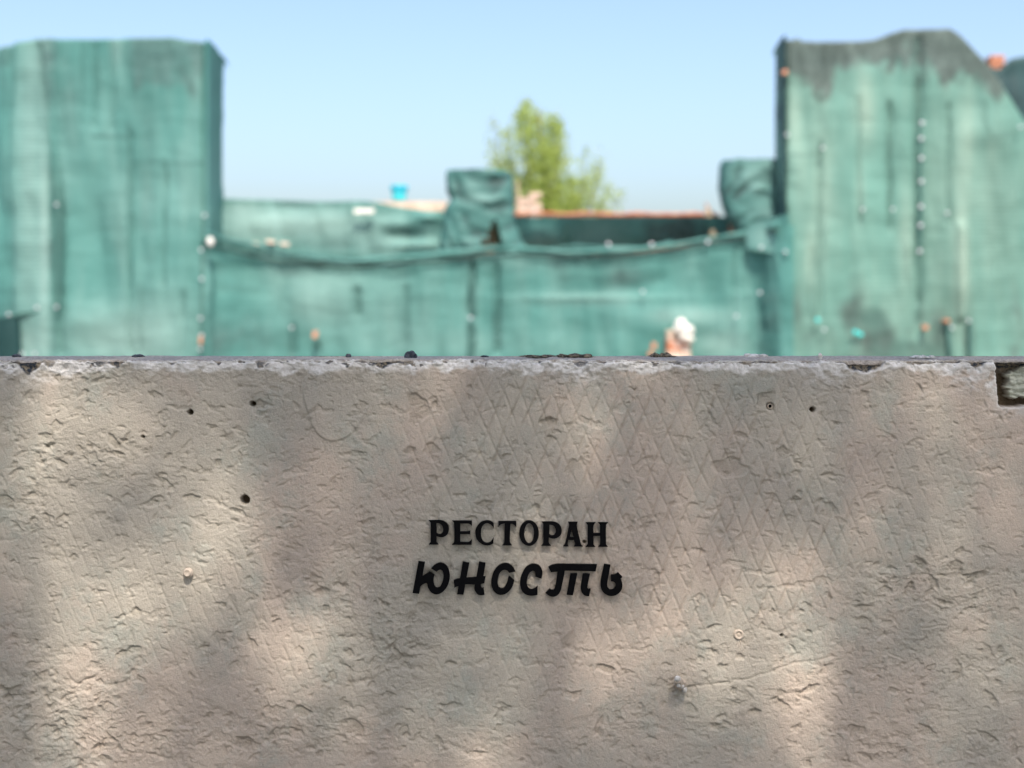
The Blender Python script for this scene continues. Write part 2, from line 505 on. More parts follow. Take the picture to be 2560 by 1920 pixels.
    for (cx, cy, rx, ry, rot, d, st, dk) in [
            (1045, 1022, 32, 33, 0, 3.0, .5, .3), (1086, 1012, 9, 10, 30, 2.6, .6, .5), (1078, 1124, 19, 17, 0, 2.8, .6, .5), (1022, 1130, 14, 13, 0, 2.2, .6, .3),
            (1012, 1192, 15, 9, 20, 2.6, .6, .6), (1082, 1195, 13, 8, 20, 2.6, .6, .6), (1148, 1145, 14, 11, -25, 2.0, .7, .2), (1266, 1142, 15, 8, -25, 3.0, .9, .4),
            (1370, 1058, 22, 16, -20, 4.2, .9, .7), (1375, 1100, 15, 12, 0, 3.2, .8, .5), (1210, 1268, 22, 17, -10, 3.2, .8, .5), (1340, 1270, 12, 10, 40, 3.0, .8, .4),
            (1825, 1170, 42, 26, -10, 2.6, .5, .3), (1822, 1140, 16, 9, -15, 2.2, .6, .3), (1956, 1133, 17, 18, 0, 2.8, .6, .4), (1995, 1162, 16, 8, 25, 2.4, .8, .4),
            (1990, 1184, 15, 8, -20, 2.4, .7, .3), (2068, 1190, 18, 8, -12, 2.4, .9, .3), (1990, 1252, 16, 10, -25, 2.6, .6, .4), (2075, 1278, 24, 18, 20, 2.2, .6, .3),
            (1616, 1155, 26, 12, -10, 1.8, .7, .2), (1618, 1318, 20, 14, -15, 2.4, .7, .3), (1750, 1380, 14, 10, 10, 2.4, .7, .3), (1930, 1240, 14, 9, 15, 2.4, .7, .4),
            (1400, 962, 10, 5, 0, 2.6, .8, .6), (1735, 930, 12, 6, 0, 2.5, .8, .4), (1562, 918, 10, 5, 0, 3.5, .5, .9), (1562, 930, 9, 4, 0, 3.0, .5, .8),
            (142, 1065, 16, 14, 20, 2.2, .6, .2), (115, 1095, 20, 13, 0, 2.4, .6, .3), (478, 1248, 24, 12, 8, 3.4, .8, .4), (395, 1250, 22, 10, 5, 2.6, .7, .3),
            (545, 1595, 17, 17, 0, 2.2, .6, .2), (630, 1610, 20, 10, 35, 3.0, .7, .6), (512, 1618, 12, 5, -10, 3.2, .8, .9), (690, 1555, 14, 7, -30, 2.4, .7, .3),
            (755, 1780, 24, 15, 20, 4.2, .7, .5), (880, 1820, 34, 22, 30, 3.4, .6, .4), (1010, 1830, 16, 15, 0, 2.6, .6, .3), (970, 1738, 20, 9, 5, 2.8, .9, .4),
            (335, 1625, 17, 12, -10, 2.8, .6, .5), (312, 1635, 16, 10, 0, 2.6, .7, .6), (340, 1532, 16, 12, 0, 2.8, .7, .5), (615, 1860, 32, 17, 10, 3.6, .6, .6),
            (2140, 1830, 28, 17, 0, 3.0, .6, .4), (2315, 1830, 34, 14, 20, 3.2, .7, .5), (2355, 1440, 12, 6, 0, 3.6, .8, .9), (2275, 1475, 14, 18, 20, 3.6, .7, .5),
            (2390, 1415, 20, 14, 20, 2.8, .6, .5), (2160, 1520, 26, 9, 5, 3.0, .6, .7), (2440, 1440, 30, 11, -5, 3.0, .6, .6), (1785, 1568, 22, 7, -14, 3.2, .9, .3),
            (1765, 1608, 17, 8, 5, 3.0, .8, .3), (1750, 1650, 14, 9, -10, 2.2, .6, .2), (1806, 1668, 15, 9, 5, 2.6, .6, .3), (1940, 1755, 13, 14, 0, 2.4, .6, .3),
            (1725, 1772, 17, 14, 10, 2.2, .4, .2), (1907, 1567, 10, 9, 0, 2.4, .6, .2), (1665, 1664, 12, 9, 10, 2.2, .6, .2)]:
        stamp(cx, cy, rx, ry, R(rot), d * 1.3, int(cx * 7 + cy), st, dk)
    # plaster flap with a sharp lower left lip
    dxf, dyf = X - 842, Y - 1002
    rf = np.hypot(dxf / 88, dyf / 95) / (1 + .10 * np.cos(3 * np.arctan2(dyf, dxf) + 1))
    lobe = np.clip(0.55 - 0.5 * (dxf - dyf) / 95, 0, 1)
    h += 3.2 * (1 - sstep(.94, 1.0, rf)) * lobe * (0.35 + 0.65 * rf)
    # hairline cracks / ledges
    def crack(pts, depth, wdt):
        for (ax, ay), (bx, by) in zip(pts, pts[1:]):
            i0, i1 = np.searchsorted(xs, [min(ax, bx) - 25, max(ax, bx) + 25])
            j0, j1 = np.searchsorted(qs, [min(ay, by) - EDGE - 25, max(ay, by) - EDGE + 25])
            px, py = wxn[j0:j1, i0:i1], wyn[j0:j1, i0:i1]
            L2 = (bx - ax) ** 2 + (by - ay) ** 2
            tt = np.clip(((px - ax) * (bx - ax) + (py - ay) * (by - ay)) / L2, 0, 1)
            d = np.hypot(px - ax - tt * (bx - ax), py - ay - tt * (by - ay))
            h[j0:j1, i0:i1] -= depth * np.exp(-(d / wdt) ** 2)
    crack([(1680, 1735), (1740, 1715), (1850, 1700), (1930, 1685), (1990, 1655), (2080, 1640)], 1.6, 3)
    crack([(1672, 905), (1690, 908), (1710, 912), (1750, 910), (1800, 914)], 2.4, 2.5)
    crack([(170, 1690), (205, 1706), (235, 1692)], 2.2, 3)
    crack([(0, 1715), (26, 1740)], 2.2, 4)
    crack([(365, 1880), (400, 1892), (430, 1898)], 2.2, 3)
    crack([(2300, 1570), (2365, 1562)], 2.2, 2.5)
    crack([(2225, 1640), (2262, 1650)], 2.0, 2.5)
    crack([(1988, 1660), (1992, 1730)], 1.0, 3)
    crack([(1515, 1030), (1560, 1000), (1600, 990)], -0.9, 4)
    # drill holes
    for hx, hy, hr in ((475, 1031, 6.8), (630, 1010, 6.4), (612, 1250, 11.5), (2032, 1024, 6.4), (1955, 1589, 3.2), (357, 1092, 3.4), (1461, 1355, 3.4)):
        d = np.hypot(X - hx, Y - hy)
        h -= 24 * (1 - sstep(hr - 1.2, hr + 1.2, d)) + 1.0 * np.exp(-((d / (hr * 1.7)) ** 2))
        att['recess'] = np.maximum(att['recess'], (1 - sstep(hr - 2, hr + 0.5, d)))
    stamp(648, 1012, 20, 12, R(-10), 4.5, 5, .4, .4)
    stamp(1915, 998, 26, 19, R(-35), 4.2, 6, .8, .5)
    d = np.hypot(X - 1926, Y - 1016)
    h -= 9 * (1 - sstep(8, 11, d))
    # --- the top edge: crumbled plaster, chips down to dark aggregate
    aq = np.abs(Q)
    ed = np.where(Q < 0, aq * 2.2, aq)
    nE = fbm(X / 46, ed / 30 + 3, 81, 4, .6)
    chips = [(70, 40, 30, 7), (118, 20, 20, 4), (250, 26, 12, 4), (292, 22, 22, 6), (545, 8, 20, 6), (650, 14, 16, 4), (905, 22, 12, 5), (958, 45, 20, 8), (1010, 26, 14, 5),
             (1450, 20, 20, 4), (1602, 20, 12, 5), (1690, 40, 10, 3), (1868, 30, 12, 5), (1925, 22, 12, 5), (2160, 56, 30, 14), (2300, 40, 10, 5), (2375, 30, 14, 6), (2440, 26, 18, 7)]
    C = np.zeros_like(X)
    dk = np.zeros_like(X)
    for cx, hw, dp, st in chips:
        dpx_ = dp * np.clip(1 - (np.abs(X - cx) / hw) ** 1.5, 0, 1)
        m = (1 - sstep(-0.10, 0.22, (ed + 9 * nE - dpx_) / max(dp, 1))) * (dpx_ > 0)
        C = np.maximum(C, m * st)
        dk = np.maximum(dk, m * min(1.0, 0.35 + st / 10))
    gdepth = 25 * np.clip(fbm(X / 34, 0.3 + 0 * X, 83, 3) + .12, 0, 1)
    gm = 1 - sstep(-2, 5, ed + 5 * nE - gdepth)
    C = np.maximum(C, 4.2 * gm)
    dk = np.maximum(dk, gm * sstep(.05, .3, fbm(X / 22, Y / 15, 85, 3)) * 0.9)
    crumb = np.exp(-ed / 24.0) * (2.6 * fbm(X / 15, Y / 11, 87, 3, .6) + 2.4 * sstep(.08, .18, fbm(X / 30, Y / 22, 89, 3)) - 0.9)
    h -= C * np.exp(-ed / 30.0)
    h += np.where(Q > -25, crumb, 0.25 * crumb)
    whit = 1 - sstep(0.0, 1.0, (Q + 13 * fbm(X / 60, Y / 40, 91, 4, .6) - 19 - 13 * fbm(X / 130, 0 * X + .7, 93, 2)) / 13)
    wpatch = blobs(X, Y, [(1450, 925, 55, 30, .9), (2060, 930, 60, 30, .8), (2430, 945, 60, 30, .7), (80, 935, 70, 25, .6), (960, 915, 90, 14, .8), (2160, 930, 70, 14, .6),
                          (2480, 960, 14, 50, .7), (2540, 1030, 40, 12, .5)])
    whit = np.clip(whit + wpatch * np.clip(.6 + 1.4 * fbm(X / 24, Y / 18, 95, 3), 0, 1), 0, 1)
    att['white'] = np.where(Q > -8, whit, 0)
    att['dark'] = np.clip(dk, 0, 1) * (Q > -30)
    att['top'] = sstep(2.5, 7, -Q + 3 * nE)
    # grit on the top
    h += np.where(Q < 0, 0.35 * fbm(X / 9, Q / 9, 97, 2), 0)
    # --- pocket in the upper right
    xl = 2488 + 0.085 * np.maximum(Q, 0) + 3.2 * fbm(Y / 16, 0 * Y, 99, 3)
    yb = 1019 - 0.05 * (X - 2500) + 3.5 * fbm(X / 25, 0 * X, 101, 3)
    dd = np.minimum(X - xl, yb - Y)
    cr = np.hypot(np.maximum(12 - (X - xl), 0), np.maximum(12 - (yb - Y), 0))
    dd = np.where((X - xl < 12) & (yb - Y < 12), 12 - cr, dd)
    dd = np.minimum(dd, 2900 - X)
    inn = sstep(-1.2, 2.2, dd)
    innq = np.where(Q >= 0, inn, inn * sstep(-20, 0, Q))
    fillm = sstep(0, 1, (X - 2521 - 7 * fbm(X / 20, Y / 14, 103, 3)) / 7) * sstep(0, 1, (yb - 16 - Y - 5 * fbm(X / 18, Y / 30, 105, 3)) / 6) \
        * sstep(0, 1, (Q - 8 - np.maximum(0, 26 - (X - 2522) * .45) - 8 * fbm(X / 15, Y / 15, 107, 3)) / 6)
    ramp_top = sstep(-6, 34, Q)
    pd = 40 * (0.12 + 0.88 * ramp_top) - fillm * (22 + 5 * fbm(X / 45, Y / 16, 109, 4) + 2.5 * fbm(X / 18, Y / 5, 111, 3)) + 3 * fbm(X / 14, Y / 12, 113, 3)
    h = h * (1 - innq) - innq * pd
    att['fill'] = innq * fillm * (X > xl + 4)
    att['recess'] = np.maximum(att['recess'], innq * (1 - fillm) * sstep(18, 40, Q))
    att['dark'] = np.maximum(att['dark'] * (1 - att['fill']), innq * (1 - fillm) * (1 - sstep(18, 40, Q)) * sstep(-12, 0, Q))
    att['white'] *= (1 - innq)
    rim = np.exp(-((dd + 3) / 3.5) ** 2) * (dd < 0) * (X > 2400) * (Q > 0)
    att['white'] = np.clip(att['white'] + .6 * rim, 0, 1)
    # --- positions
    r = 8.0
    a = np.clip((Q + r) / (2 * r), 0, 1) * math.pi / 2
    y0 = np.where(Q < -r, -Q, np.where(Q > r, 0, r - r * np.sin(a)))
    z0 = np.where(Q < -r, 0, np.where(Q > r, -Q, -r + r * np.cos(a)))
    ny, nz = -np.sin(a), np.cos(a)
    hh = np.clip(h, -45, 6) / 1000.0
    hh = np.where(Q < -r, np.minimum(hh, 0.0012), hh)
    last = Q <= -DEPTH / MPP + 1
    PX = (X - 1280) * MPP
    PY = WD + y0 * MPP + ny * hh
    PZ = ZT + z0 * MPP + nz * hh
    PY = np.where(last, WD + DEPTH, PY)
    PZ = np.where(last, ZT, PZ)
    nr, nc = X.shape
    co = np.stack([PX, PY, PZ], -1).reshape(-1, 3)
    f = grid_faces(nr, nc)
    # back and ends
    nb = len(co)
    back = np.stack([PX[0], np.full(nc, WD + DEPTH), np.full(nc, -0.03)], -1)
    co = np.concatenate([co, back])
    j = np.arange(nc - 1)
    fb_ = np.stack([nb + j, j, j + 1, nb + j + 1], -1)
    f = np.concatenate([f, fb_])
    attrs = {k_: np.concatenate([v_.ravel(), np.zeros(nc)]) for k_, v_ in att.items()}
    o = mesh_np('concrete_wall', co, f, M['wall'], None, True, attrs)
    o.data['nr'] = nr
    def surf(px, py):
        i = np.searchsorted(xs, px); jj = np.searchsorted(qs, py - EDGE)
        return float(hh[jj, i])
    # end caps as children
    for sx, c0 in ((-1, 0), (1, nc - 1)):
        bmc = bmesh.new()
        xx = PX[0, c0]
        th = 0.004 * sx
        vs_ = [bmc.verts.new((xx + dx_, yy, zz)) for dx_ in (-0.002 * sx, th) for yy, zz in ((WD + .01, -0.03), (WD + DEPTH - .004, -0.03), (WD + DEPTH - .004, ZT - .006), (WD + .01, ZT - .012))]
        for q4 in ((0, 1, 2, 3), (7, 6, 5, 4), (0, 4, 5, 1), (1, 5, 6, 2), (2, 6, 7, 3), (3, 7, 4, 0)):
            bmc.faces.new([vs_[i_] for i_ in q4])
        bmesh.ops.recalc_face_normals(bmc, faces=bmc.faces)
        from_bm('end_face', bmc, M['paint'], o)
    return o, surf

wall, wall_h = build_wall()
tag(wall, 'long low concrete wall painted beige with pitted skin and crumbling top edge', 'wall')

def wpt(px, py, out=0.0):
    return Vector((wx(px), WD - wall_h(px, py) - out, wz(py)))

# steel left in the wall (parts of it)
def lathe(bm, base, axis, prof, n=20, wob=0.0):
    """rings of (distance along axis, radius)"""
    ax = Vector(axis).normalized()
    a = ax.cross(Vector((0, 0, 1))).normalized()
    b = a.cross(ax).normalized()
    rings = []
    for d, r in prof:
        rings.append([bm.verts.new(Vector(base) + ax * d + (a * math.cos(t) + b * math.sin(t)) * r * (1 + random.uniform(-wob, wob)))
                      for t in [2 * math.pi * k / n for k in range(n)]])
    for r0, r1 in zip(rings, rings[1:]):
        for k in range(n):
            bm.faces.new((r0[k], r0[(k + 1) % n], r1[(k + 1) % n], r1[k]))
    bm.faces.new(rings[-1])
    bmesh.ops.recalc_face_normals(bm, faces=bm.faces)

mm = 0.001
bm = bmesh.new()
p = wpt(473, 1432)
lathe(bm, p + Vector((0, .006, 0)), (-.05, -1, .10), [(0, 7.5 * mm), (10 * mm, 7.2 * mm), (11 * mm, 9.6 * mm), (14 * mm, 9.9 * mm), (16 * mm, 8.8 * mm), (16.3 * mm, 7.0 * mm),
      (21 * mm, 6.8 * mm), (21.6 * mm, 5.8 * mm), (20.6 * mm, 4.6 * mm), (20.4 * mm, .8 * mm)], 22)
tag(from_bm('anchor_bolt', bm, M['paint'], wall, True), 'round headed anchor bolt painted over in beige')
bm = bmesh.new()
for k in range(4):
    a0 = wpt(466, 1441, -.001) + Vector((random.uniform(-6, 3) * mm, 0, random.uniform(-4, 4) * mm))
    bmesh.ops.create_icosphere(bm, subdivisions=1, radius=random.uniform(2, 3.4) * mm, matrix=Matrix.Translation(a0))
from_bm('mortar_crumb', bm, M['paint'], wall, True)
bm = bmesh.new()
p = wpt(1847, 1587)
lathe(bm, p + Vector((0, .004, 0)), (0, -1, .05), [(0, 11 * mm), (5 * mm, 10 * mm), (7.4 * mm, 8.4 * mm), (7.6 * mm, 6.6 * mm), (5.2 * mm, 5.6 * mm), (5.2 * mm, 3.4 * mm), (6.0 * mm, 2.4 * mm), (6.0 * mm, .6 * mm)], 24, .05)
tag(from_bm('anchor_sleeve', bm, M['paint'], wall, True), 'flat ring shaped anchor sleeve caked in paint')
bm = bmesh.new()
for k, (dx, ln) in enumerate(((-4, 16), (0, 22), (3.5, 12))):
    a0 = wpt(1847, 1600) + Vector((dx * mm, .001, 0))
    tube_rings(bm, [a0, a0 + Vector((0, -.0012, -.5 * ln * mm)), a0 + Vector((.001, 0, -ln * mm))], [1.2 * mm, 1.4 * mm, .5 * mm], 6)
from_bm('paint_drip', bm, M['paint'], wall, True)
bm = bmesh.new()
p = wpt(1702, 1712)
path = [p + Vector((2 * mm, .008, -2 * mm)), p + Vector((-1 * mm, -.010, 3 * mm)), p + Vector((-5 * mm, -.022, 9 * mm)), p + Vector((-9 * mm, -.034, 15 * mm)), p + Vector((-12 * mm, -.042, 20 * mm))]
tube_rings(bm, path, [13 * mm, 11.5 * mm, 9 * mm, 9.5 * mm, 5.5 * mm], 12)
bmesh.ops.subdivide_edges(bm, edges=bm.edges[:], cuts=2, use_grid_fill=True)
for v in bm.verts:
    v.co += Vector((pn(v.co.x * 160, v.co.z * 160, 3), pn(v.co.y * 160, v.co.x * 160, 4), pn(v.co.z * 160, v.co.y * 160, 5))) * 4.5 * mm
tag(from_bm('broken_stub', bm, M['paint'], wall, True), 'lumpy broken stub of steel sticking out and painted beige')
bm = bmesh.new()
for (dx, dy, dz, r_) in ((-11, -41, 22, 6.5), (-9, -36, 9, 5.5), (-1, -28, 4, 5.0), (5, -17, -6, 5.5)):
    bmesh.ops.create_icosphere(bm, subdivisions=2, radius=r_ * mm, matrix=Matrix.Translation(p + Vector((dx * mm, dy * mm, dz * mm))))
for v in bm.verts:
    v.co += Vector((pn(v.co.x * 300, v.co.z * 300, 13), 0, pn(v.co.z * 300, v.co.y * 300, 15))) * 1.6 * mm
from_bm('mortar_crumb', bm, M['crumb'], wall, True)
bm = bmesh.new()
p = Vector((wx(1926), WD, wz(1016)))
lathe(bm, p + Vector((0, .009, 0)), (0, -1, 0), [(0, 5.0 * mm), (8.0 * mm, 5.0 * mm), (8.4 * mm, 4.5 * mm), (8 * mm, 3.7 * mm), (0.4 * mm, 3.5 * mm), (0.2 * mm, .5 * mm)], 18)
bmd = bmesh.new()
bmesh.ops.create_circle(bmd, cap_ends=True, radius=3.6 * mm, segments=16, matrix=Matrix.Translation(p + Vector((0, .0075, 0))) @ Matrix.Rotation(R(90), 4, 'X'))
from_bm('bore_shade', bmd, M['letter'], wall)  # black disc paints the darkness inside the tube
tag(from_bm('pipe_sleeve', bm, M['paint'], wall, True), 'small tube end sunk in a chipped hole')

# ------------------------------------------------------------------ the lettering
def smooth_poly(pts, thr=38, n=5):
    m = len(pts)
    P = [Vector(p_) for p_ in pts]
    sharp = []
    for i in range(m):
        d0, d1 = P[i] - P[i - 1], P[(i + 1) % m] - P[i]
        sharp.append(abs(d0.angle_signed(d1, 0)) > R(thr))
    out = []
    for i in range(m):
        a, b = P[i], P[(i + 1) % m]
        L = b - a
        t0 = L if sharp[i] else (b - P[i - 1]) * (L.length / max((b - P[i - 1]).length, 1e-6))
        c = P[(i + 2) % m]
        t1 = L if sharp[(i + 1) % m] else (c - a) * (L.length / max((c - a).length, 1e-6))
        out.append(a)
        if sharp[i] and sharp[(i + 1) % m]: continue
        for k in range(1, n):
            t = k / n
            out.append(a * (2 * t**3 - 3 * t**2 + 1) + t0 * (t**3 - 2 * t**2 + t) + b * (-2 * t**3 + 3 * t**2) + t1 * (t**3 - t**2))
    return out

def ell(cx, cy, rx, ry, n=40):
    return [Vector((cx + rx * math.cos(2 * math.pi * k / n), cy + ry * math.sin(2 * math.pi * k / n))) for k in range(n)]

C1, C2 = (1060, 1290, 9.2167), (1290, 1290, 9.2167)
C3, C4 = (1020, 1390, 7.9), (1290, 1390, 7.9)
LET = [
 ('serif letter Р, first of its word', C1, [([(112,82),(330,80),(430,90),(510,135),(560,200),(580,280),(562,370),(512,435),(450,465),(390,470),(330,458),(292,440),(292,580),(340,640),(112,640),(160,580),(160,135)],
    [[(292,150),(340,148),(390,170),(430,220),(446,285),(440,340),(415,385),(375,402),(330,395),(292,372)]])]),
 ('serif letter Е', C1, [([(655,92),(1108,92),(1108,215),(1085,188),(1030,160),(838,158),(838,340),(1000,340),(1040,335),(1068,312),(1068,415),(1040,400),(838,398),(838,582),(1030,585),(1065,560),(1108,520),(1100,645),(645,645),(695,580),(695,145)], [])]),
 ('serif letter С', C1, [([(1610,150),(1612,275),(1580,220),(1540,180),(1480,152),(1430,152),(1380,180),(1340,240),(1318,320),(1315,400),(1325,480),(1355,545),(1400,585),(1450,602),(1510,590),(1560,550),(1605,475),(1600,610),(1550,640),(1490,658),(1430,658),(1370,645),(1310,610),(1250,560),(1210,490),(1187,410),(1183,340),(1200,270),(1240,200),(1290,145),(1350,108),(1430,88),(1500,90),(1555,110)], [])]),
 ('serif letter Т', C1, [([(1712,102),(2128,102),(2125,250),(2095,205),(2045,168),(1990,158),(1980,580),(2000,620),(2028,660),(1800,660),(1838,620),(1848,580),(1860,158),(1800,168),(1750,195),(1715,240)], [])]),
 ('oval serif letter О', C2, [('E', (300, 378, 226, 292), (301, 380, 112, 231))]),
 ('serif letter Р, second of its word', C2, [([(585,115),(840,115),(930,135),(1000,185),(1040,250),(1052,320),(1035,400),(985,460),(920,495),(860,502),(800,492),(755,475),(755,600),(805,668),(580,668),(622,610),(625,165)],
    [[(770,185),(820,190),(870,215),(905,270),(915,330),(905,380),(880,415),(835,432),(790,420),(765,400)]])]),
 ('serif letter А', C2, [([(1195,120),(1418,120),(1400,170),(1398,220),(1480,570),(1500,640),(1535,685),(1330,685),(1352,655),(1355,620),(1330,535),(1205,535),(1190,600),(1195,650),(1212,682),(1082,682),(1115,640),(1140,570),(1210,250),(1218,190)],
    [[(1278,295),(1320,470),(1232,470)]])]),
 ('serif letter Н', C2, [([(1598,132),(1830,130),(1785,185),(1777,250),(1778,378),(1930,378),(1932,190),(1885,132),(2115,130),(2070,190),(2068,640),(2112,692),(1888,692),(1932,640),(1932,440),(1780,440),(1780,640),(1825,695),(1600,695),(1645,640),(1645,190)], [])]),
 ('slanting script letter Ю', C3, [([(212,88),(342,105),(225,728),(95,712)], []), ([(275,402),(425,290),(530,355),(510,440),(506,520),(385,530),(370,510),(300,540),(238,592),(190,520)], []),
    ([(465,225),(520,165),(590,128),(650,118),(720,140),(780,195),(815,280),(830,390),(815,490),(780,580),(720,660),(650,715),(570,738),(500,720),(440,670),(400,600),(382,500),(508,470),(520,550),(545,595),(580,612),(620,600),(660,550),(690,470),(705,390),(700,320),(685,270),(655,250),(610,258),(570,292)], [])]),
 ('slanting script letter Н', C3, [([(1085,98),(1215,118),(1098,745),(972,735)], []), ([(905,465),(960,440),(1030,430),(1360,398),(1535,385),(1510,520),(1430,530),(1320,545),(1130,540),(1000,575),(950,590),(920,610)], []),
    ([(1405,98),(1535,120),(1490,390),(1440,560),(1445,600),(1470,620),(1495,605),(1512,745),(1450,755),(1390,745),(1345,700),(1315,640),(1318,560),(1350,400)], [])]),
 ('open slanting script letter О', C3, [([(2120,290),(2085,215),(2030,160),(1960,128),(1890,128),(1820,155),(1750,210),(1700,285),(1665,370),(1645,460),(1648,550),(1670,630),(1720,700),(1780,740),(1840,748),(1910,735),(1980,690),(2040,620),(2080,540),(2098,460),(2060,430),(1995,372),(1985,400),(1965,480),(1930,560),(1890,610),(1840,625),(1795,600),(1775,540),(1775,460),(1790,380),(1820,310),(1860,270),(1910,255),(1960,270),(1995,315)], [])]),
 ('slanting script letter С', C4, [([(500,430),(518,360),(520,290),(495,220),(445,165),(380,142),(310,142),(240,170),(180,225),(130,310),(95,400),(80,490),(85,580),(110,660),(160,720),(230,755),(310,765),(390,755),(425,745),(425,570),(390,605),(340,632),(290,635),(245,610),(218,560),(213,490),(225,410),(250,340),(290,290),(330,272),(360,280),(380,320),(380,390)], [])]),
 ('slanting three legged script letter Т', C4, [([(635,200),(700,165),(780,145),(860,140),(1595,150),(1568,285),(950,272),(820,290),(740,298),(688,302)], []),
    ([(828,200),(970,200),(940,400),(900,580),(880,660),(840,730),(780,775),(710,785),(650,765),(580,712),(660,630),(700,650),(740,655),(765,610),(790,500)], []),
    ([(1072,330),(1208,330),(1120,755),(998,745)], []),
    ([(1318,335),(1455,335),(1410,560),(1405,615),(1425,638),(1468,630),(1440,772),(1380,770),(1330,745),(1290,690),(1275,620),(1285,520)], [])]),
 ('slanting script soft sign letter Ь', C4, [([(1735,142),(1860,160),(1800,500),(1795,560),(1810,610),(1850,645),(1890,645),(1935,620),(1960,570),(1950,520),(1920,490),(1870,480),(1868,350),(1930,350),(1980,330),(2010,305),(2095,395),(2060,430),(2085,490),(2095,560),(2080,640),(2030,710),(1960,755),(1880,772),(1800,755),(1730,710),(1680,640),(1662,560),(1668,470)], [])]),
]
sign = empty('restaurant_sign', (wx(1295), WD, wz(1395)))
tag(sign, 'black raised lettering РЕСТОРАН ЮНОСТЬ in two lines on the beige wall', 'sign')
for lab, (ox, oy, sc), pieces in LET:
    bm = bmesh.new()
    for pi, pc in enumerate(pieces):
        if pc[0] == 'E':
            loops = [ell(*pc[1]), ell(*pc[2])]
        else:
            loops = [smooth_poly(pc[0])] + [smooth_poly(h_) for h_ in pc[1]]
        yf, yb_ = WD - 0.0105 - 0.00025 * pi, WD - 0.0028
        w2 = [[(wx(ox + q_[0] / sc), wz(oy + q_[1] / sc)) for q_ in lp] for lp in loops]
        flat = [q_ for lp in w2 for q_ in lp]
        vf = [bm.verts.new((x_, yf, z_)) for x_, z_ in flat]
        vb = [bm.verts.new((x_, yb_, z_)) for x_, z_ in flat]
        for tri in tessellate_polygon([[Vector((x_, z_, 0)) for x_, z_ in lp] for lp in w2]):
            try:
                bm.faces.new([vf[i] for i in tri]); bm.faces.new([vb[i] for i in reversed(tri)])
            except ValueError:
                pass
        st = 0
        for lp in w2:
            n_ = len(lp)
            for i in range(n_):
                a, b = st + i, st + (i + 1) % n_
                bm.faces.new((vf[a], vf[b], vb[b], vb[a]))
            st += n_
    bmesh.ops.recalc_face_normals(bm, faces=bm.faces)
    tag(from_bm('letter', bm, M['letter'], sign), lab)

# ------------------------------------------------------------------ crumbs and stones on top of the wall
def pebble(name, px, wpx, hpx, mat, label, cat, back=0.2, seed=0, n=1, group=None):
    y = WD + back
    sc_ = y / FPX
    x0 = (px - 1280) * sc_
    bm = bmesh.new()
    rr = random.Random(seed)
    for k in range(n):
        cx = x0 + (0 if n == 1 else rr.uniform(-.45, .45) * wpx * sc_)
        ww = wpx * sc_ * (.5 if n == 1 else rr.uniform(.10, .24))
        hh_ = hpx * sc_ * (1 if n == 1 else rr.uniform(.35, 1.0))
        cy = y + (0 if n == 1 else rr.uniform(-.025, .025))
        r_ = bmesh.ops.create_icosphere(bm, subdivisions=3 if n == 1 else 2, radius=1)
        for v in r_['verts']:
            c = v.co
            k1 = 1 + .38 * pn(c.x * 1.6 + k + seed, c.y * 1.6 + c.z, seed + 3) + .16 * pn(c.x * 4, c.z * 4 + c.y * 3, seed + 5)
            c = c * float(k1)
            v.co = Vector((cx + c.x * ww, cy + c.y * ww * .8, ZT + .0005 + max(-.3, c.z) * hh_ * .8 + hh_ * .16))
    o = from_bm(name, bm, mat, None, n > 99)
    return tag(o, label, cat, group)

pebble('stone', 1026, 30, 17, M['stone'], 'pointed dark stone alone on the wall top above the round pit', 'stone', .12, 3)
pebble('stone', 345, 32, 7, M['stone'], 'flat dark stone on the wall top below the left netted tower', 'stone', .14, 5)
pebble('stone', 42, 24, 7, M['stone'], 'flat grey stone on the wall top at its far left end', 'stone', .15, 6)
pebble('stone', 871, 14, 8, M['stone'], 'tiny dark stone on the wall top left of the pointed stone', 'stone', .15, 9)
pebble('stone', 1212, 22, 4, M['stone'], 'thin dark chip lying on the wall top right of the pointed stone', 'stone', .15, 12)
pebble('dirt_clump', 1345, 80, 6, M['soil'], 'thin strip of dark dirt on the wall top left of the bigger dirt clump', 'dirt', .15, 13, 9)
pebble('dirt_clump', 1440, 80, 10, M['soil'], 'brown clump of dirt and litter on the wall top near the middle', 'dirt', .15, 17, 14)
pebble('dirt_clump', 1655, 64, 11, M['soil'], 'brown clump of dirt on the wall top below the broken brick pillar', 'dirt', .15, 21, 12)
pebble('dirt_clump', 1890, 60, 9, M['crumb'], 'pale grey crumbs on the wall top left of the right netted tower', 'dirt', .16, 25, 9)
pebble('plaster_crumb', 2051, 12, 14, M['crumb'], 'small upright white plaster crumb on the wall top', 'crumb', .05, 27)
pebble('plaster_crumb', 2300, 60, 9, M['crumb'], 'low white plaster crumbs on the wall top near the corner pocket', 'crumb', .1, 29, 8)

# ------------------------------------------------------------------ background: the netted ruin
def bX(px, D): return (px - 1280.0) * D / FPX
def bZ(py, D): return CZ + (HOR - py) * D / FPX
def prof(px, pts):
    return np.interp(px, [p_[0] for p_ in pts], [p_[1] for p_ in pts])

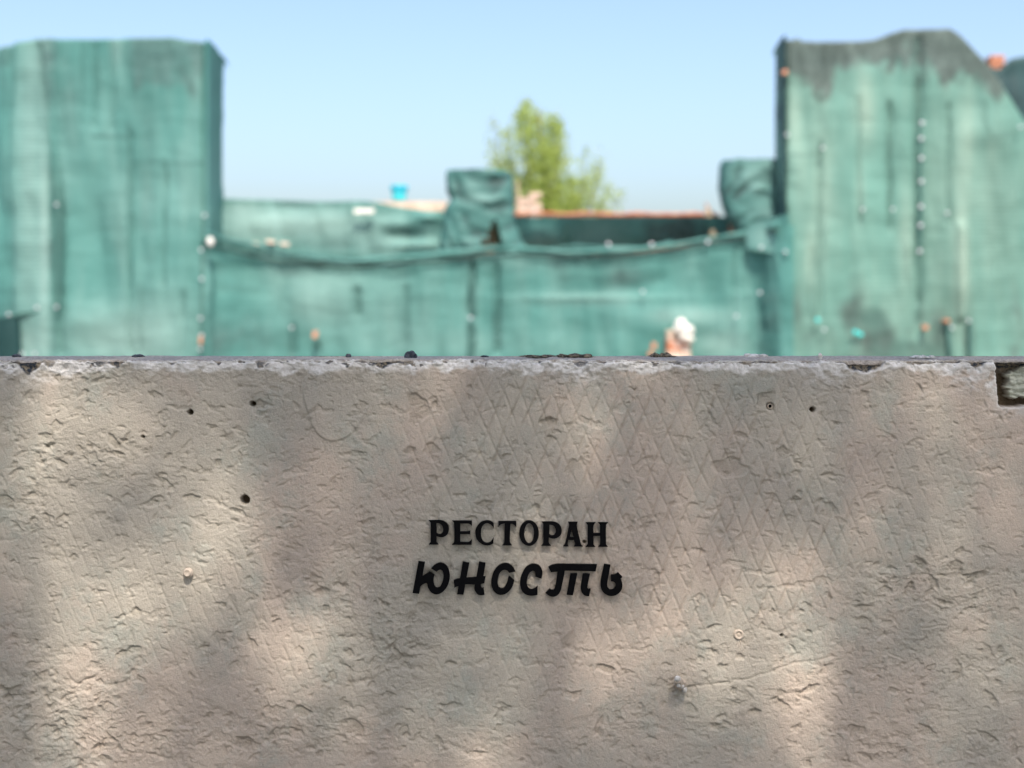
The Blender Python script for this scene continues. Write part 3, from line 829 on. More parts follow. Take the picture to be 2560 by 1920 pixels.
def net_loop(path, step=0.024, rad=0.10):
    """plan polyline (open) with rounded corners -> points and outward normals (towards -y when walked in +x)"""
    P = [np.array(p_, float) for p_ in path]
    out = [P[0]]
    for i in range(1, len(P) - 1):
        a, b, c = P[i - 1], P[i], P[i + 1]
        d0, d1 = (a - b), (c - b)
        r_ = min(rad, .45 * np.linalg.norm(d0), .45 * np.linalg.norm(d1))
        s, e = b + d0 / np.linalg.norm(d0) * r_, b + d1 / np.linalg.norm(d1) * r_
        for t in np.linspace(0, 1, 7):
            out.append((1 - t) ** 2 * s + 2 * t * (1 - t) * b + t * t * e)
    out.append(P[-1])
    out = np.array(out)
    L = np.concatenate([[0], np.cumsum(np.linalg.norm(np.diff(out, axis=0), axis=1))])
    n_ = max(8, int(L[-1] / step))
    u = np.linspace(0, L[-1], n_)
    xy = np.stack([np.interp(u, L, out[:, 0]), np.interp(u, L, out[:, 1])], -1)
    tg = np.gradient(xy, axis=0)
    tg /= np.linalg.norm(tg, axis=1)[:, None]
    nrm = np.stack([tg[:, 1], -tg[:, 0]], -1)
    return xy, nrm, u

def net_sheet(name, path, top_py, Dref, mat, parent, bottom=0.0, rows=110, lines=(), ribs=(), folds=(), bulges=(), fade_lit=(), dirt=(), amp=1.0, seed=0, lean=0.0, cap=0.0, bot_py=None):  # dirt: blobs of dirt and of painted shade
    xy, nrm, u = net_loop(path)
    nc = len(xy)
    Xc, Yc = xy[:, 0], xy[:, 1]
    pxc = 1280 + Xc * FPX / Yc
    zt = bZ(prof(pxc, top_py), Yc if Dref is None else Dref)
    zb = np.full(nc, bottom) if bot_py is None else bZ(prof(pxc, bot_py), Yc)
    rows = int(rows * 1.7)
    v = np.linspace(0, 1, rows) ** 0.9
    Z = zt[None, :] + (zb - zt)[None, :] * v[:, None]
    XX = np.repeat(Xc[None], rows, 0); YY = np.repeat(Yc[None], rows, 0)
    U = np.repeat(u[None], rows, 0)
    PXg = 1280 + XX * FPX / YY
    PYg = HOR - (Z - CZ) * FPX / YY
    d = amp * (0.11 * fbm(U / 0.70 + .15 * Z, Z / 2.6, seed + 1, 3) + 0.012 * fbm(U / 0.19 + .1 * Z, Z / 1.3, seed + 7, 2) + 0.03 * fbm(U / 1.1, Z / .5, seed + 9, 3))
    for fx, y0, y1, wd, dp in folds:
        if isinstance(fx, tuple):
            cx = fx[0] + (fx[1] - fx[0]) * np.clip((PYg - y0) / (y1 - y0), 0, 1)
        else:
            cx = fx
        wob = 5 * pn(PYg / 90, PYg * 0 + fx[0] if isinstance(fx, tuple) else PYg * 0 + fx, seed + 3)
        win = sstep(y0 - 14, y0 + 14, PYg) * (1 - sstep(y1 - 14, y1 + 14, PYg))
        d = d - dp * np.exp(-((PXg - cx - wob) / wd) ** 2) * win
    for cx, cy, rx, ry, dp in bulges:
        d = d + dp * np.exp(-(((PXg - cx) / rx) ** 2 + ((PYg - cy) / ry) ** 2))
    XX = XX + nrm[:, 0][None] * d
    YY = YY + nrm[:, 1][None] * d + lean * (zt[None] - Z)
    fa = np.clip(blobs(PXg, PYg, fade_lit), 0, 1)
    sm = np.zeros_like(fa)
    for pts, wd, stg in lines:
        pw, qw = PXg + 5 * pn(PYg / 70, PYg * 0 + wd, seed + 41), PYg + 3 * pn(PXg / 60, PXg * 0 + wd, seed + 43)
        for (ax, ay), (bx, by) in zip(pts, pts[1:]):
            tt = np.clip(((pw - ax) * (bx - ax) + (qw - ay) * (by - ay)) / max((bx - ax) ** 2 + (by - ay) ** 2, 1e-6), 0, 1)
            dd = np.hypot(pw - ax - tt * (bx - ax), qw - ay - tt * (by - ay))
            sm = np.maximum(sm, stg * (1 - sstep(wd * .3, wd * .75, dd)) * (.6 + .8 * np.clip(.5 + pn(PYg / 55, PXg / 55, seed + 47), 0, 1)))
    sm = np.clip(sm * .8, 0, 1)
    rb = np.clip(blobs(PXg, PYg, ribs), 0, 1)
    dn = fbm(PXg / 70, PYg / 110, seed + 21, 4, .6)
    dirt_shade = np.zeros_like(fa)  # dirt and painted shade share this mask
    for it in dirt:
        if it[0] == 'top':
            _, lvl, x0, x1, wt = it
            edge = prof(PXg, lvl) if isinstance(lvl, list) else lvl
            dirt_shade = np.maximum(dirt_shade, wt * (1 - sstep(-26, 30, PYg - edge + 62 * dn)) * sstep(x0 - 20, x0 + 20, PXg) * (1 - sstep(x1 - 20, x1 + 20, PXg)))
        else:
            dirt_shade = np.maximum(dirt_shade, np.clip(blobs(PXg, PYg, [it]) * (1 + 1.2 * dn), 0, 1))
    co = np.stack([XX, YY, Z], -1)
    if cap:
        c0 = co[0].copy()
        ym = Yc + cap
        capr = np.stack([c0[:, 0], np.maximum(c0[:, 1], ym * 0 + c0[:, 1] + cap * .5), c0[:, 2] + .015 * 0], -1)
        capr2 = np.stack([c0[:, 0], c0[:, 1] + cap, c0[:, 2] - .02], -1)
        co = np.concatenate([capr2[None], capr[None], co])
        fa, dirt_shade, sm, rb = [np.concatenate([q_[:1], q_[:1], q_]) for q_ in (fa, dirt_shade, sm, rb)]
    nr = co.shape[0]
    o = mesh_np(name, co.reshape(-1, 3), grid_faces(nr, nc), mat, parent, True, {'fade_lit': fa, 'dirt': dirt_shade, 'seam': sm, 'rib': rb})  # 'dirt' attribute holds dirt and painted shade
    return o

def ribbon(name, pts, width, mat, parent, D=20.0, fwd=0.05, n=26):
    """a folded double strip of netting running along a seam (real thickness)"""
    pts = np.array(pts, float)
    L = np.concatenate([[0], np.cumsum(np.hypot(*np.diff(pts, axis=0).T))])
    u = np.linspace(0, L[-1], n)
    px, py = np.interp(u, L, pts[:, 0]), np.interp(u, L, pts[:, 1])
    tx, ty = np.gradient(px), np.gradient(py)
    tl = np.hypot(tx, ty); tx /= tl; ty /= tl
    sg = random.randint(0, 999)
    px = px + 2.5 * pn(u / 60, u * 0, sg); wv = width * (1 + .35 * pn(u / 45, u * 0 + 5, sg)) * np.minimum(1, .25 + 6 * np.minimum(u, L[-1] - u) / L[-1])
    rows = []
    for s, f in ((-.5, 0), (-.3, .022), (0, .034), (.3, .022), (.5, 0), (0, -.012)):
        X_ = bX(px - ty * wv * s, D); Z_ = bZ(py + tx * wv * s, D)
        rows.append(np.stack([X_, np.full(n, D - fwd - f), Z_], -1))
    co = np.stack(rows, 1)
    return mesh_np(name, co.reshape(-1, 3), grid_faces(n, 6, True), mat, parent, True, {'fade_lit': np.zeros(n * 6), 'dirt': np.zeros(n * 6)})

_washer = {}
def washer(px, py, parent, D=20.0, fwd=0.09, r_=0.022, mat='washer', label=None):
    key = (mat, r_)
    if key not in _washer:
        bm = bmesh.new()
        lathe(bm, (0, 0, 0), (0, -1, 0), [(-.05, r_ * .25), (0, r_ * .3), (0.0, r_), (.006, r_), (.010, r_ * .72), (.011, r_ * .42), (.020, r_ * .36), (.026, r_ * .2)], 14)
        me = bpy.data.meshes.new('washer')
        bm.to_mesh(me); bm.free(); me.shade_smooth()
        me.materials.append(M[mat])
        _washer[key] = me
    o = bpy.data.objects.new('washer', _washer[key])
    col.objects.link(o)
    o.location = (bX(px, D), D - fwd, bZ(py, D))
    place(o, parent)
    if label: o['label'] = label
    return o

# --- brick core
ruin = empty('ruined_building', (0, 20.6, 0))
tag(ruin, 'roofless brick ruin wrapped in green netting behind the wall', 'building')
def core(name, px0, px1, D0, D1, pytop, mat='masonry'):
    bm = bmesh.new()
    add_box(bm, bX(px0, D0), bX(px1, D0), D0, D1, -.05, bZ(pytop, D0))
    return from_bm(name, bm, M[mat], ruin)
core('pier', 60, 500, 20.25, 20.95, 135)
core('pier', -300, 30, 21.1, 21.4, 150)
core('pier', 1985, 2430, 20.2, 20.62, 165)
core('pier', 2436, 2900, 20.35, 20.62, 345)
core('low_wall', 560, 1930, 20.75, 20.95, 700)
core('parapet', 560, 1100, 21.25, 21.5, 530)
core('parapet', 1105, 1900, 21.6, 21.8, 560)

def brick_stack(name, parent, px0, px1, py0, py1, D, dep, mats, bw=44, bh=13.5, gap=1.6, rag=0.0, seed=0):
    """courses of separate bricks between photo columns px0..px1 at distance D"""
    rr = random.Random(seed)
    hold = empty(name, (bX((px0 + px1) / 2, D), D, bZ(py1, D)))
    place(hold, parent)
    hold.location = Vector((bX((px0 + px1) / 2, D), D, bZ(py1, D)))
    meshes = {}
    n_ = int(round((py1 - py0) / bh))
    for c in range(n_):
        yb1 = py1 - c * bh
        x = px0 - (bw / 2 if c % 2 else 0)
        while x < px1 - 2:
            a, b = max(x, px0), min(x + bw, px1)
            x += bw
            if b - a < 6: continue
            if c >= n_ - 2 and rr.random() < rag: continue
            key = (round(b - a, 0), rr.randint(0, 1), rr.choice(mats))
            if key not in meshes:
                bm = bmesh.new()
                hw, hz = bX(1280 + (key[0] - gap) / 2, D), (bh - gap) / 2 * D / FPX
                add_box(bm, -hw, hw, -dep / 2, dep / 2, -hz, hz, .004)
                bmesh.ops.bevel(bm, geom=bm.edges[:], offset=.006, segments=1, affect='EDGES')
                me = bpy.data.meshes.new('brick'); bm.normal_update(); bm.to_mesh(me); bm.free()
                me.materials.append(M[key[2]])
                meshes[key] = me
            o = bpy.data.objects.new('brick', meshes[key])
            col.objects.link(o)
            o.parent = hold
            o.location = Vector((bX((a + b) / 2, D) + rr.uniform(-.004, .004), D + dep / 2 + rr.uniform(-.012, .012), bZ(yb1 - bh / 2, D))) - hold.location
            o.rotation_euler.z = rr.uniform(-.03, .03)
    # mortar core
    bm = bmesh.new()
    add_box(bm, bX(px0 + 4, D), bX(px1 - 4, D), D + .012, D + dep - .012, bZ(py1 + 2, D), bZ(py0 + bh * (2.2 if rag else .3), D))
    for v in bm.verts: v.co -= hold.location
    me = bpy.data.meshes.new('mortar'); bm.normal_update(); bm.to_mesh(me); bm.free(); me.materials.append(M['plaster'])
    o = bpy.data.objects.new('mortar', me); col.objects.link(o); o.parent = hold
    return hold

ch = brick_stack('chimney', ruin, 1290, 1355, 484, 545, 21.6, .34, ['brick_pale', 'brick_pale', 'brick'], 34, 13, 1.6, .35, 4)
bp = brick_stack('brick_pillar', ruin, 1668, 1728, 806, 960, 20.1, .3, ['brick_pale', 'brick', 'brick_pale'], 42, 13.5, 1.8, .3, 8)
brick_stack('brick_corner', ruin, 2476, 2512, 136, 178, 20.7, .25, ['brick'], 40, 13.5, 1.6, 0, 3)
lr = brick_stack('rubble_course', ruin, 930, 1108, 503, 532, 21.55, .3, ['brick_pale', 'brick_pale', 'brick'], 46, 13.5, 1.8, .45, 12)
# plaster lumps over the pillar
bm = bmesh.new()
for (px, py, r_) in ((1704, 814, 17), (1718, 826, 17), (1694, 822, 10), (1725, 848, 11), (1712, 842, 12), (1706, 830, 12)):
    q_ = bmesh.ops.create_icosphere(bm, subdivisions=3, radius=1)
    for v in q_['verts']:
        k1 = 1 + .35 * pn(v.co.x * 1.5 + px, v.co.z * 1.5 + v.co.y, 5)
        v.co = Vector((bX(px, 20.0), 20.03, bZ(py, 20.0))) + v.co * float(k1) * r_ * 20 / FPX * .95
from_bm('plaster_lump', bm, M['plaster'], ruin, True)
# rusty coping over the dark net, wooden ends in the gaps
bm = bmesh.new()
pts = [(bX(p_, 21.35), 21.3 + .01 * math.sin(p_), bZ(536 + (p_ - 1280) * .004 + 1.3 * math.sin(p_ * .05), 21.35)) for p_ in range(1276, 1812, 20)]
rings = tube_rings(bm, pts, [.036 + .006 * math.sin(i * 1.7) for i in range(len(pts))], 6)
tag(from_bm('coping', bm, M['rust'], ruin), 'rusty steel edge along the top of the dark net')
def stick(name, pts, radii, mat, parent, n=7):
    bm = bmesh.new()
    tube_rings(bm, pts, radii, n)
    bmesh.ops.recalc_face_normals(bm, faces=bm.faces)
    return from_bm(name, bm, M[mat], parent, False)
def bp3(px, py, D): return (bX(px, D), D, bZ(py, D))
stick('post', [bp3(1234, 625, 21.25), bp3(1233, 575, 21.22), bp3(1228, 542, 21.2)], [.10, .085, .045], 'wood', ruin)
stick('post', [bp3(1792, 620, 21.1), bp3(1780, 575, 21.05), bp3(1768, 520, 21.0)], [.06, .07, .03], 'wood', ruin)
stick('reinforcing_bar', [bp3(1296, 520, 21.75), bp3(1294, 450, 21.75)], [.018, .014], 'wood', ruin)
stick('reinforcing_bar', [bp3(1800, 560, 21.2), bp3(1768, 517, 21.15), bp3(1764, 508, 21.15)], [.016, .02, .012], 'rust', ruin)

# --- left tower netting
LT = tag(empty('netting_sheet', (-5.5, 20, 0)), 'pale green netting draped over the left tower', 'netting', 'green netting sheets on the ruin')
lpath = [(bX(-330, 20.9), 20.9), (bX(-60, 20.35), 20.35), (bX(20, 20.1), 20.1), (bX(34, 20.0), 19.98), (bX(126, 20), 19.96), (bX(140, 20), 20.05), (bX(300, 20), 20.0), (bX(521, 20), 20.0), (bX(523, 20), 20.95)]
ltop = [(-400, 150), (0, 116), (30, 108), (90, 98), (200, 97), (300, 96), (430, 94), (470, 101), (505, 105), (525, 108), (545, 114), (556, 128), (600, 140)]
net_sheet('sheet', lpath, ltop, 20.0, M['net'], LT, rows=130, amp=.65, seed=100, cap=.45,
          lines=[([(99, 105), (112, 260), (128, 420), (146, 510)], 12, .5), ([(150, 510), (152, 640), (150, 890)], 30, .35), ([(232, 342), (290, 338), (316, 345)], 10, .6), ([(320, 310), (324, 500), (326, 720)], 9, .45), ([(330, 408), (420, 406), (505, 409)], 8, .5),
                 ([(413, 410), (411, 720)], 10, .45), ([(236, 110), (236, 310)], 9, .35), ([(205, 110), (208, 310)], 7, .3), ([(278, 105), (276, 320)], 8, .4), ([(512, 150), (515, 360), (510, 600)], 9, .5), ([(165, 300), (170, 320)], 60, .15), ([(350, 728), (500, 722)], 6, .3), ([(352, 730), (350, 890)], 7, .35), ([(461, 725), (460, 780)], 12, .5)],
          ribs=[(75, 450, 45, 420, .8)],
          folds=[((97, 150), 110, 500, 9, .05), (150, 500, 890, 12, .05), (325, 330, 890, 7, .05), (410, 410, 720, 6, .04), (235, 100, 320, 7, .04), (205, 100, 320, 5, .03), (280, 100, 330, 6, .03), (512, 110, 600, 6, .05), (355, 720, 890, 7, .03), (460, 730, 890, 8, .03), (25, 100, 800, 6, .05)],
          bulges=[(255, 790, 120, 60, .10), (250, 560, 60, 200, -.04), (450, 500, 30, 200, .03)],
          fade_lit=[(75, 450, 38, 460, .6), (112, 600, 12, 300, .7), (290, 850, 140, 80, .75), (250, 480, 120, 160, .12), (60, 860, 60, 40, .5), (430, 800, 70, 120, .32), (440, 480, 60, 120, .22), (290, 110, 16, 60, .5), (110, 120, 18, 50, .4), (310, 620, 14, 120, .2), (490, 180, 18, 90, .4)],  # see-through glow of the left strip and soft highlights painted in beside fading
          dirt=[('top', [(0, 90), (300, 150), (345, 205), (500, 205)], 325, 520, .6), (115, 160, 26, 120, .45), (10, 150, 14, 60, .6), (370, 480, 26, 180, .22), (355, 820, 40, 90, .25), (20, 850, 40, 60, .75), (130, 650, 16, 200, .35), (165, 230, 60, 90, .25)])  # far left blobs paint the shaded corner and dark fold, the others dirt
for pts, wd in (([(128, 420), (148, 510), (150, 640), (147, 780)], 9), ([(508, 610), (506, 740), (507, 890)], 7), ([(20, 790), (70, 782), (130, 775)], 8)):
    ribbon('seam', pts, wd, M['seam'], LT, 20.0, .05)
net_sheet('side_flap', [(bX(516, 20), 19.94), (bX(523, 20), 20.0), (bX(521, 20) + .02, 20.9)], [(500, 104), (528, 108), (546, 114), (556, 128), (600, 140)], 20.2, M['net'], LT, rows=60, amp=.12, seed=140, bot_py=[(500, 600), (600, 640)])
net_sheet('fold_shade', [(bX(-60, 20), 20.0), (bX(10, 20), 19.9), (bX(50, 20), 19.92), (bX(58, 20), 20.02)], [(-80, 800), (60, 790)], 20.0, M['net_shade'], LT, rows=30, amp=.35, seed=130)  # dark sheet paints the shade of an inward fold
for px, py in ((147, 513), (98, 769), (147, 768), (28, 786), (62, 884), (92, 884), (506, 626), (508, 698), (505, 796), (508, 838), (504, 872), (515, 540)):
    washer(px, py, LT, 20.0, .10)

# --- right tower netting
RT = tag(empty('netting_sheet', (6, 20, 0)), 'sunbleached green netting with dirty top band on the right tower', 'netting', 'green netting sheets on the ruin')
rpath = [(bX(1959, 20) - .012, 20.62), (bX(1959, 20), 20.0), (bX(2150, 20), 19.98), (bX(2297, 20), 20.03), (bX(2380, 20), 19.98), (bX(2480, 20), 20.0), (bX(2600, 20), 20.06), (bX(2900, 20), 20.2)]
rtop = [(1930, 116), (1946, 104), (1962, 98), (1985, 100), (1992, 94), (2005, 103), (2060, 106), (2150, 104), (2190, 98), (2230, 82), (2262, 73), (2300, 74), (2375, 71), (2395, 84), (2430, 120), (2470, 163), (2560, 300), (2900, 320)]
net_sheet('sheet', rpath, rtop, 20.0, M['net_yellow'], RT, rows=130, amp=.6, seed=200, cap=.3,
          lines=[([(1966, 386), (2010, 388), (2050, 386)], 8, .5), ([(2052, 352), (2048, 520), (2040, 800)], 11, .6), ([(2147, 262), (2150, 420), (2154, 570)], 9, .55), ([(2226, 255), (2228, 420), (2226, 575)], 12, .65), ([(2288, 100), (2296, 300), (2299, 520), (2296, 700), (2300, 800)], 13, .75),
                 ([(2374, 262), (2368, 420), (2370, 570)], 9, .55), ([(1964, 200), (1962, 520), (1964, 790)], 8, .45), ([(1968, 432), (1995, 430)], 8, .5), ([(1968, 462), (1994, 467)], 8, .5), ([(2150, 578), (2370, 575)], 6, .3), ([(2370, 800), (2372, 890)], 18, .7), ([(2420, 800), (2424, 890)], 16, .7), ([(2465, 250), (2460, 310), (2480, 345), (2545, 330)], 10, .4), ([(2030, 640), (2022, 800)], 8, .4), ([(2182, 795), (2205, 850), (2240, 895)], 60, .95), ([(2190, 870), (2330, 880)], 40, .7), ([(2135, 760), (2128, 800)], 44, .5), ([(2345, 810), (2350, 890)], 26, .5)],
          ribs=[(2240, 680, 120, 140, .7), (2470, 560, 100, 260, .7), (2080, 830, 120, 60, .5)],
          folds=[(2050, 370, 800, 8, .04), (2148, 250, 560, 8, .04), (2226, 255, 575, 8, .045), (2297, 95, 760, 9, .06), (2372, 260, 570, 8, .04), (1963, 120, 800, 6, .04), ((2030, 2020), 620, 800, 9, .03), (2270, 600, 700, 6, -.03), (2398, 560, 800, 12, -.09)],
          bulges=[(2090, 600, 40, 200, .03), (2400, 560, 36, 230, .08), (2260, 520, 30, 160, .04), (2450, 330, 50, 40, .06)],
          fade_lit=[(1985, 290, 22, 90, .5), (2165, 270, 26, 90, .6), (2060, 480, 26, 200, .25), (2265, 600, 18, 130, .45), (2400, 660, 20, 170, .85), (2330, 480, 30, 200, .2), (2480, 520, 50, 200, .2), (2410, 350, 30, 120, .35), (2150, 480, 12, 80, .35), (2025, 640, 16, 80, .4), (2000, 440, 30, 120, .25)],  # soft vertical highlights painted in among the fading
          dirt=[('top', [(1950, 210), (2040, 225), (2080, 210), (2150, 170), (2200, 165), (2280, 150), (2340, 190), (2420, 205), (2470, 205), (2600, 260)], 1950, 2620, .97),
                (2130, 780, 30, 60, .8), (2210, 840, 30, 50, .95), (2185, 860, 60, 40, .8), (2290, 850, 26, 60, .9), (2345, 840, 26, 50, .75), (1960, 770, 50, 60, .4), (2540, 830, 20, 90, .6), (2420, 850, 14, 50, .8), (2370, 850, 10, 50, .8), (2060, 850, 50, 40, .35)])
for pts, wd in (([(2296, 290), (2299, 520), (2296, 640)], 9), ([(2370, 800), (2372, 890)], 12), ([(2420, 800), (2424, 890)], 10)):
    ribbon('seam', pts, wd, M['seam'], RT, 20.0, .06)
net_sheet('side_flap', [(bX(1940, 20.62), 20.64), (bX(1958, 20.0) - .016, 20.0), (bX(1962, 20), 19.95)], [(1925, 118), (1944, 102), (1966, 94)], 20.2, M['net_black'], RT, rows=60, amp=.12, seed=230, bot_py=[(1925, 560), (1966, 560)])  # near-black sheet paints the shade on the tower's side face
for px, py in ((2300, 310), (2298, 349), (2298, 398), (2298, 456), (2297, 518), (2296, 565), (2294, 629), (2053, 372), (1964, 339), (2152, 525), (2227, 525), (2362, 534), (1960, 631), (1900, 619), (1896, 732), (2374, 819), (2416, 802), (2056, 824), (2544, 320)):
    washer(px, py, RT, 20.0, .11, .028 if 2290 < px < 2302 else .022)
for px, py, r_ in ((2040, 800, .030), (2134, 830, .034), (2146, 836, .034)):
    washer(px, py, RT, 20.0, .11, r_, 'turq', 'turquoise plastic fixing')
def loose_brick(px, py, wpx, hpx, D, fwd, mat='brick', rz=0.1):
    bm = bmesh.new()
    add_box(bm, -wpx / 2 * D / FPX, wpx / 2 * D / FPX, -.05, .06, -hpx / 2 * D / FPX, hpx / 2 * D / FPX, .005)
    bmesh.ops.bevel(bm, geom=bm.edges[:], offset=.006, segments=1, affect='EDGES')
    o = from_bm('brick', bm, M[mat], None)
    o.location = (bX(px, D), D - fwd, bZ(py, D))
    o.rotation_euler = (0, .1, rz)
    place(o, ruin)
    o['label'] = 'brick end showing through a tear in the netting'
    return o
for px, py, a, b in ((1958, 184, 11, 11), (2307, 818, 11, 12), (2360, 802, 14, 7), (790, 836, 12, 18), (506, 850, 8, 20), (1632, 864, 10, 16), (1624, 884, 10, 14)):
    loose_brick(px, py, a, b, 20.0 if px > 1900 or px < 560 else 20.3, .10)
# darker net thrown over the far right corner
RC = tag(empty('netting_sheet', (7, 20.5, 0)), 'slate dark netting slumping over the far right corner behind the tower', 'netting', 'green netting sheets on the ruin')
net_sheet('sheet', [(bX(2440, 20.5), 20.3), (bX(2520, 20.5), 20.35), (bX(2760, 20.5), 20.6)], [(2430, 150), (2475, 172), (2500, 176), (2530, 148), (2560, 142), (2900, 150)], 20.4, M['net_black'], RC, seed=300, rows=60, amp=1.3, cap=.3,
          dirt=[(2520, 260, 60, 80, .5)])

# --- lower sheet between the towers, hung from a sagging cable
LS = tag(empty('netting_sheet', (0, 20.4, 0)), 'wide green netting hung from a sagging cable between the towers', 'netting', 'green netting sheets on the ruin')
cab = [(500, 602), (530, 605), (600, 625), (700, 644), (800, 655), (870, 659), (950, 656), (1100, 644), (1200, 634), (1290, 628), (1400, 630), (1500, 633), (1600, 629), (1700, 615), (1800, 598), (1880, 580), (1965, 560)]
mpath = [(bX(506, 19.97), 19.97), (bX(530, 20.1), 20.1), (bX(620, 20.4), 20.38), (bX(1200, 20.45), 20.45), (bX(1800, 20.42), 20.42), (bX(1896, 20.4), 20.4), (bX(1945, 20), 19.97), (bX(1985, 19.95), 19.94)]
net_sheet('sheet', mpath, [(x, y + 2) for x, y in cab], None, M['net'], LS, rows=90, amp=.7, seed=400,
          lines=[([(1180, 655), (1182, 790)], 14, .7), ([(1178, 820), (1176, 890)], 20, .7), ([(1243, 680), (1238, 870)], 18, .5), ([(897, 720), (894, 790)], 16, .45), ([(1016, 720), (1012, 880)], 20, .4), ([(733, 815), (730, 890)], 20, .6), ([(792, 862), (790, 890)], 18, .6), ([(1838, 625), (1836, 790)], 9, .35), ([(560, 720), (640, 725)], 18, .4), ([(1606, 735), (1605, 770)], 8, .3), ([(950, 740), (952, 850)], 10, .25), ([(700, 720), (702, 780)], 10, .25), ([(1400, 690), (1560, 700), (1650, 700)], 14, .35), ([(1100, 840), (1104, 890)], 20, .4)],
          ribs=[(650, 790, 120, 80, .5), (1010, 770, 80, 90, .5)],
          folds=[(1178, 660, 790, 9, .09), (1242, 660, 890, 9, .08), (895, 720, 790, 12, .06), (1015, 720, 860, 9, .03), (1178, 820, 890, 9, .06), (733, 815, 890, 10, .06), (790, 860, 890, 10, .05), (1838, 620, 790, 6, .03), (700, 720, 790, 9, .02)],
          bulges=[(780, 750, 90, 50, .07), (700, 650, 200, 16, .05), (1700, 800, 120, 40, .08), (1500, 745, 200, 10, .04), (1560, 720, 60, 24, -.06), (560, 690, 50, 60, -.04), (1650, 700, 30, 20, -.05)],
          fade_lit=[(790, 760, 90, 60, .45), (960, 780, 120, 80, .28), (1480, 748, 160, 16, .35), (1720, 790, 110, 22, .55), (1800, 860, 70, 40, .6), (1290, 650, 60, 20, .2), (800, 690, 200, 40, .25), (1100, 860, 300, 40, .22)],
          dirt=[(590, 850, 80, 60, .45), (1550, 690, 70, 30, .4), (1400, 660, 120, 24, .3), (1010, 830, 30, 80, .25), (730, 680, 60, 12, .4), (1240, 800, 14, 90, .35), (1180, 800, 12, 90, .5), (1920, 760, 24, 130, .55), (1660, 790, 30, 20, .2)])  # shade of the fold beside the right tower is painted in with the dirt
for pts, wd in (([(1180, 670), (1182, 785)], 8), ([(1178, 825), (1176, 890)], 9)):
    ribbon('seam', pts, wd, M['seam'], LS, 20.4, .05)
for px, py in ((1177, 795), (732, 819), (1605, 729), (1838, 790), (1590, 905)):
    washer(px, py, LS, 20.4, .11)
# rolled hem of the sheet and the cable itself
def ysheet(px, off):
    return float(np.interp(px, [500, 530, 620, 1200, 1800, 1896, 1945, 1985], [19.96, 20.1, 20.38, 20.45, 20.42, 20.4, 19.97, 19.94])) - off
cx_ = np.arange(505, 1960, 24)
cy_ = np.interp(cx_, [c_[0] for c_ in cab], [c_[1] for c_ in cab])
def sag(name, x0, x1, dy, off, rad, mat, parent, wob=0.0, seed=0, n=10):
    sel = (cx_ >= x0) & (cx_ <= x1)
    pts = [(bX(x, ysheet(x, off)), ysheet(x, off), bZ(y + (dy(x) if callable(dy) else dy) + wob * 60 * float(pn(x / 90, .5, seed)), ysheet(x, off))) for x, y in zip(cx_[sel], cy_[sel])]
    rad = [rad * (1 + wob * 6 * float(pn(x / 70, 2.5, seed))) for x in cx_[sel]]
    o = stick(name, pts, rad, mat, parent, n)
    o.data.shade_smooth()
    return o
sag('hem', 505, 1960, -4, .04, .034, 'net', LS, .14, 3)
sag('hem', 505, 1010, lambda x: -16 + .012 * (x - 505), .05, .022, 'net_mid', LS, .12, 5)
sag('hem', 1000, 1700, -13, .03, .022, 'net_mid', LS, .14, 9)
cb = sag('cable', 505, 1960, 8, .07, .013, 'cable', None, .02, 7, 6)
tag(cb, 'dark cable sagging along the hem of the netting between the towers', 'cable')
cb2 = sag('cable', 520, 960, lambda x: -10 + .02 * (x - 520), .11, .010, 'cable', None, .05, 11, 6)
tag(cb2, 'thin upper cable slung from the left tower to mid span', 'cable')
bm = bmesh.new()
bmesh.ops.create_icosphere(bm, subdivisions=2, radius=.055)
for v in bm.verts: v.co = Vector((v.co.x * .9, v.co.y, v.co.z * 1.3)) * (1 + .2 * float(pn(v.co.x * 20, v.co.z * 20, 3))) + Vector((bX(526, 19.85), 19.85, bZ(605, 19.85)))
tag(from_bm('insulator', bm, M['plaster'], None, True), 'white knob on the left tower where the cables start', 'knob')
for px, py in ((1627, 612), (1520, 612), (1767, 606), (1896, 622)):
    washer(px, py, LS, 20.4, .12, .028)

# --- upper left net on the parapet
UL = tag(empty('netting_sheet', (-2.5, 21, 0)), 'grey green netting over the parapet left of the wrapped post', 'netting', 'green netting sheets on the ruin')
net_sheet('sheet', [(bX(545, 20.95), 20.95), (bX(700, 21), 21.05), (bX(950, 21), 21.1), (bX(1125, 21.0), 21.0)], [(540, 496), (620, 498), (700, 500), (800, 502), (900, 501), (950, 506), (1000, 516), (1060, 526), (1140, 530)], 21.0, M['net'], UL, rows=50, amp=.9, seed=500, cap=.25,
          bot_py=[(540, 680), (1140, 680)],
          lines=[([(960, 575), (1010, 592), (1070, 580), (1110, 560)], 13, .6), ([(1040, 540), (1090, 560), (1120, 590)], 8, .3), ([(690, 508), (760, 516), (850, 512)], 10, .45)],
          bulges=[(700, 560, 120, 30, .06), (1000, 560, 60, 16, .06), (1030, 590, 60, 14, -.05), (1040, 615, 60, 12, .08), (1070, 545, 30, 10, .08)],
          fade_lit=[(640, 560, 130, 50, .8), (820, 555, 140, 50, .65), (980, 600, 120, 60, .35), (600, 520, 40, 20, .5), (1050, 630, 60, 20, .3)], dirt=[(880, 610, 120, 24, .35), (740, 510, 90, 8, .5), (1010, 580, 70, 8, .55)])
bm = bmesh.new()
add_box(bm, bX(886, 20.9), bX(936, 20.9), 20.86, 20.9, bZ(534, 20.9), bZ(522, 20.9), .01)
bmesh.ops.bevel(bm, geom=bm.edges[:], offset=.008, segments=2, affect='EDGES')
tag(from_bm('plaster_patch', bm, M['plaster'], UL), 'torn patch showing white plaster')
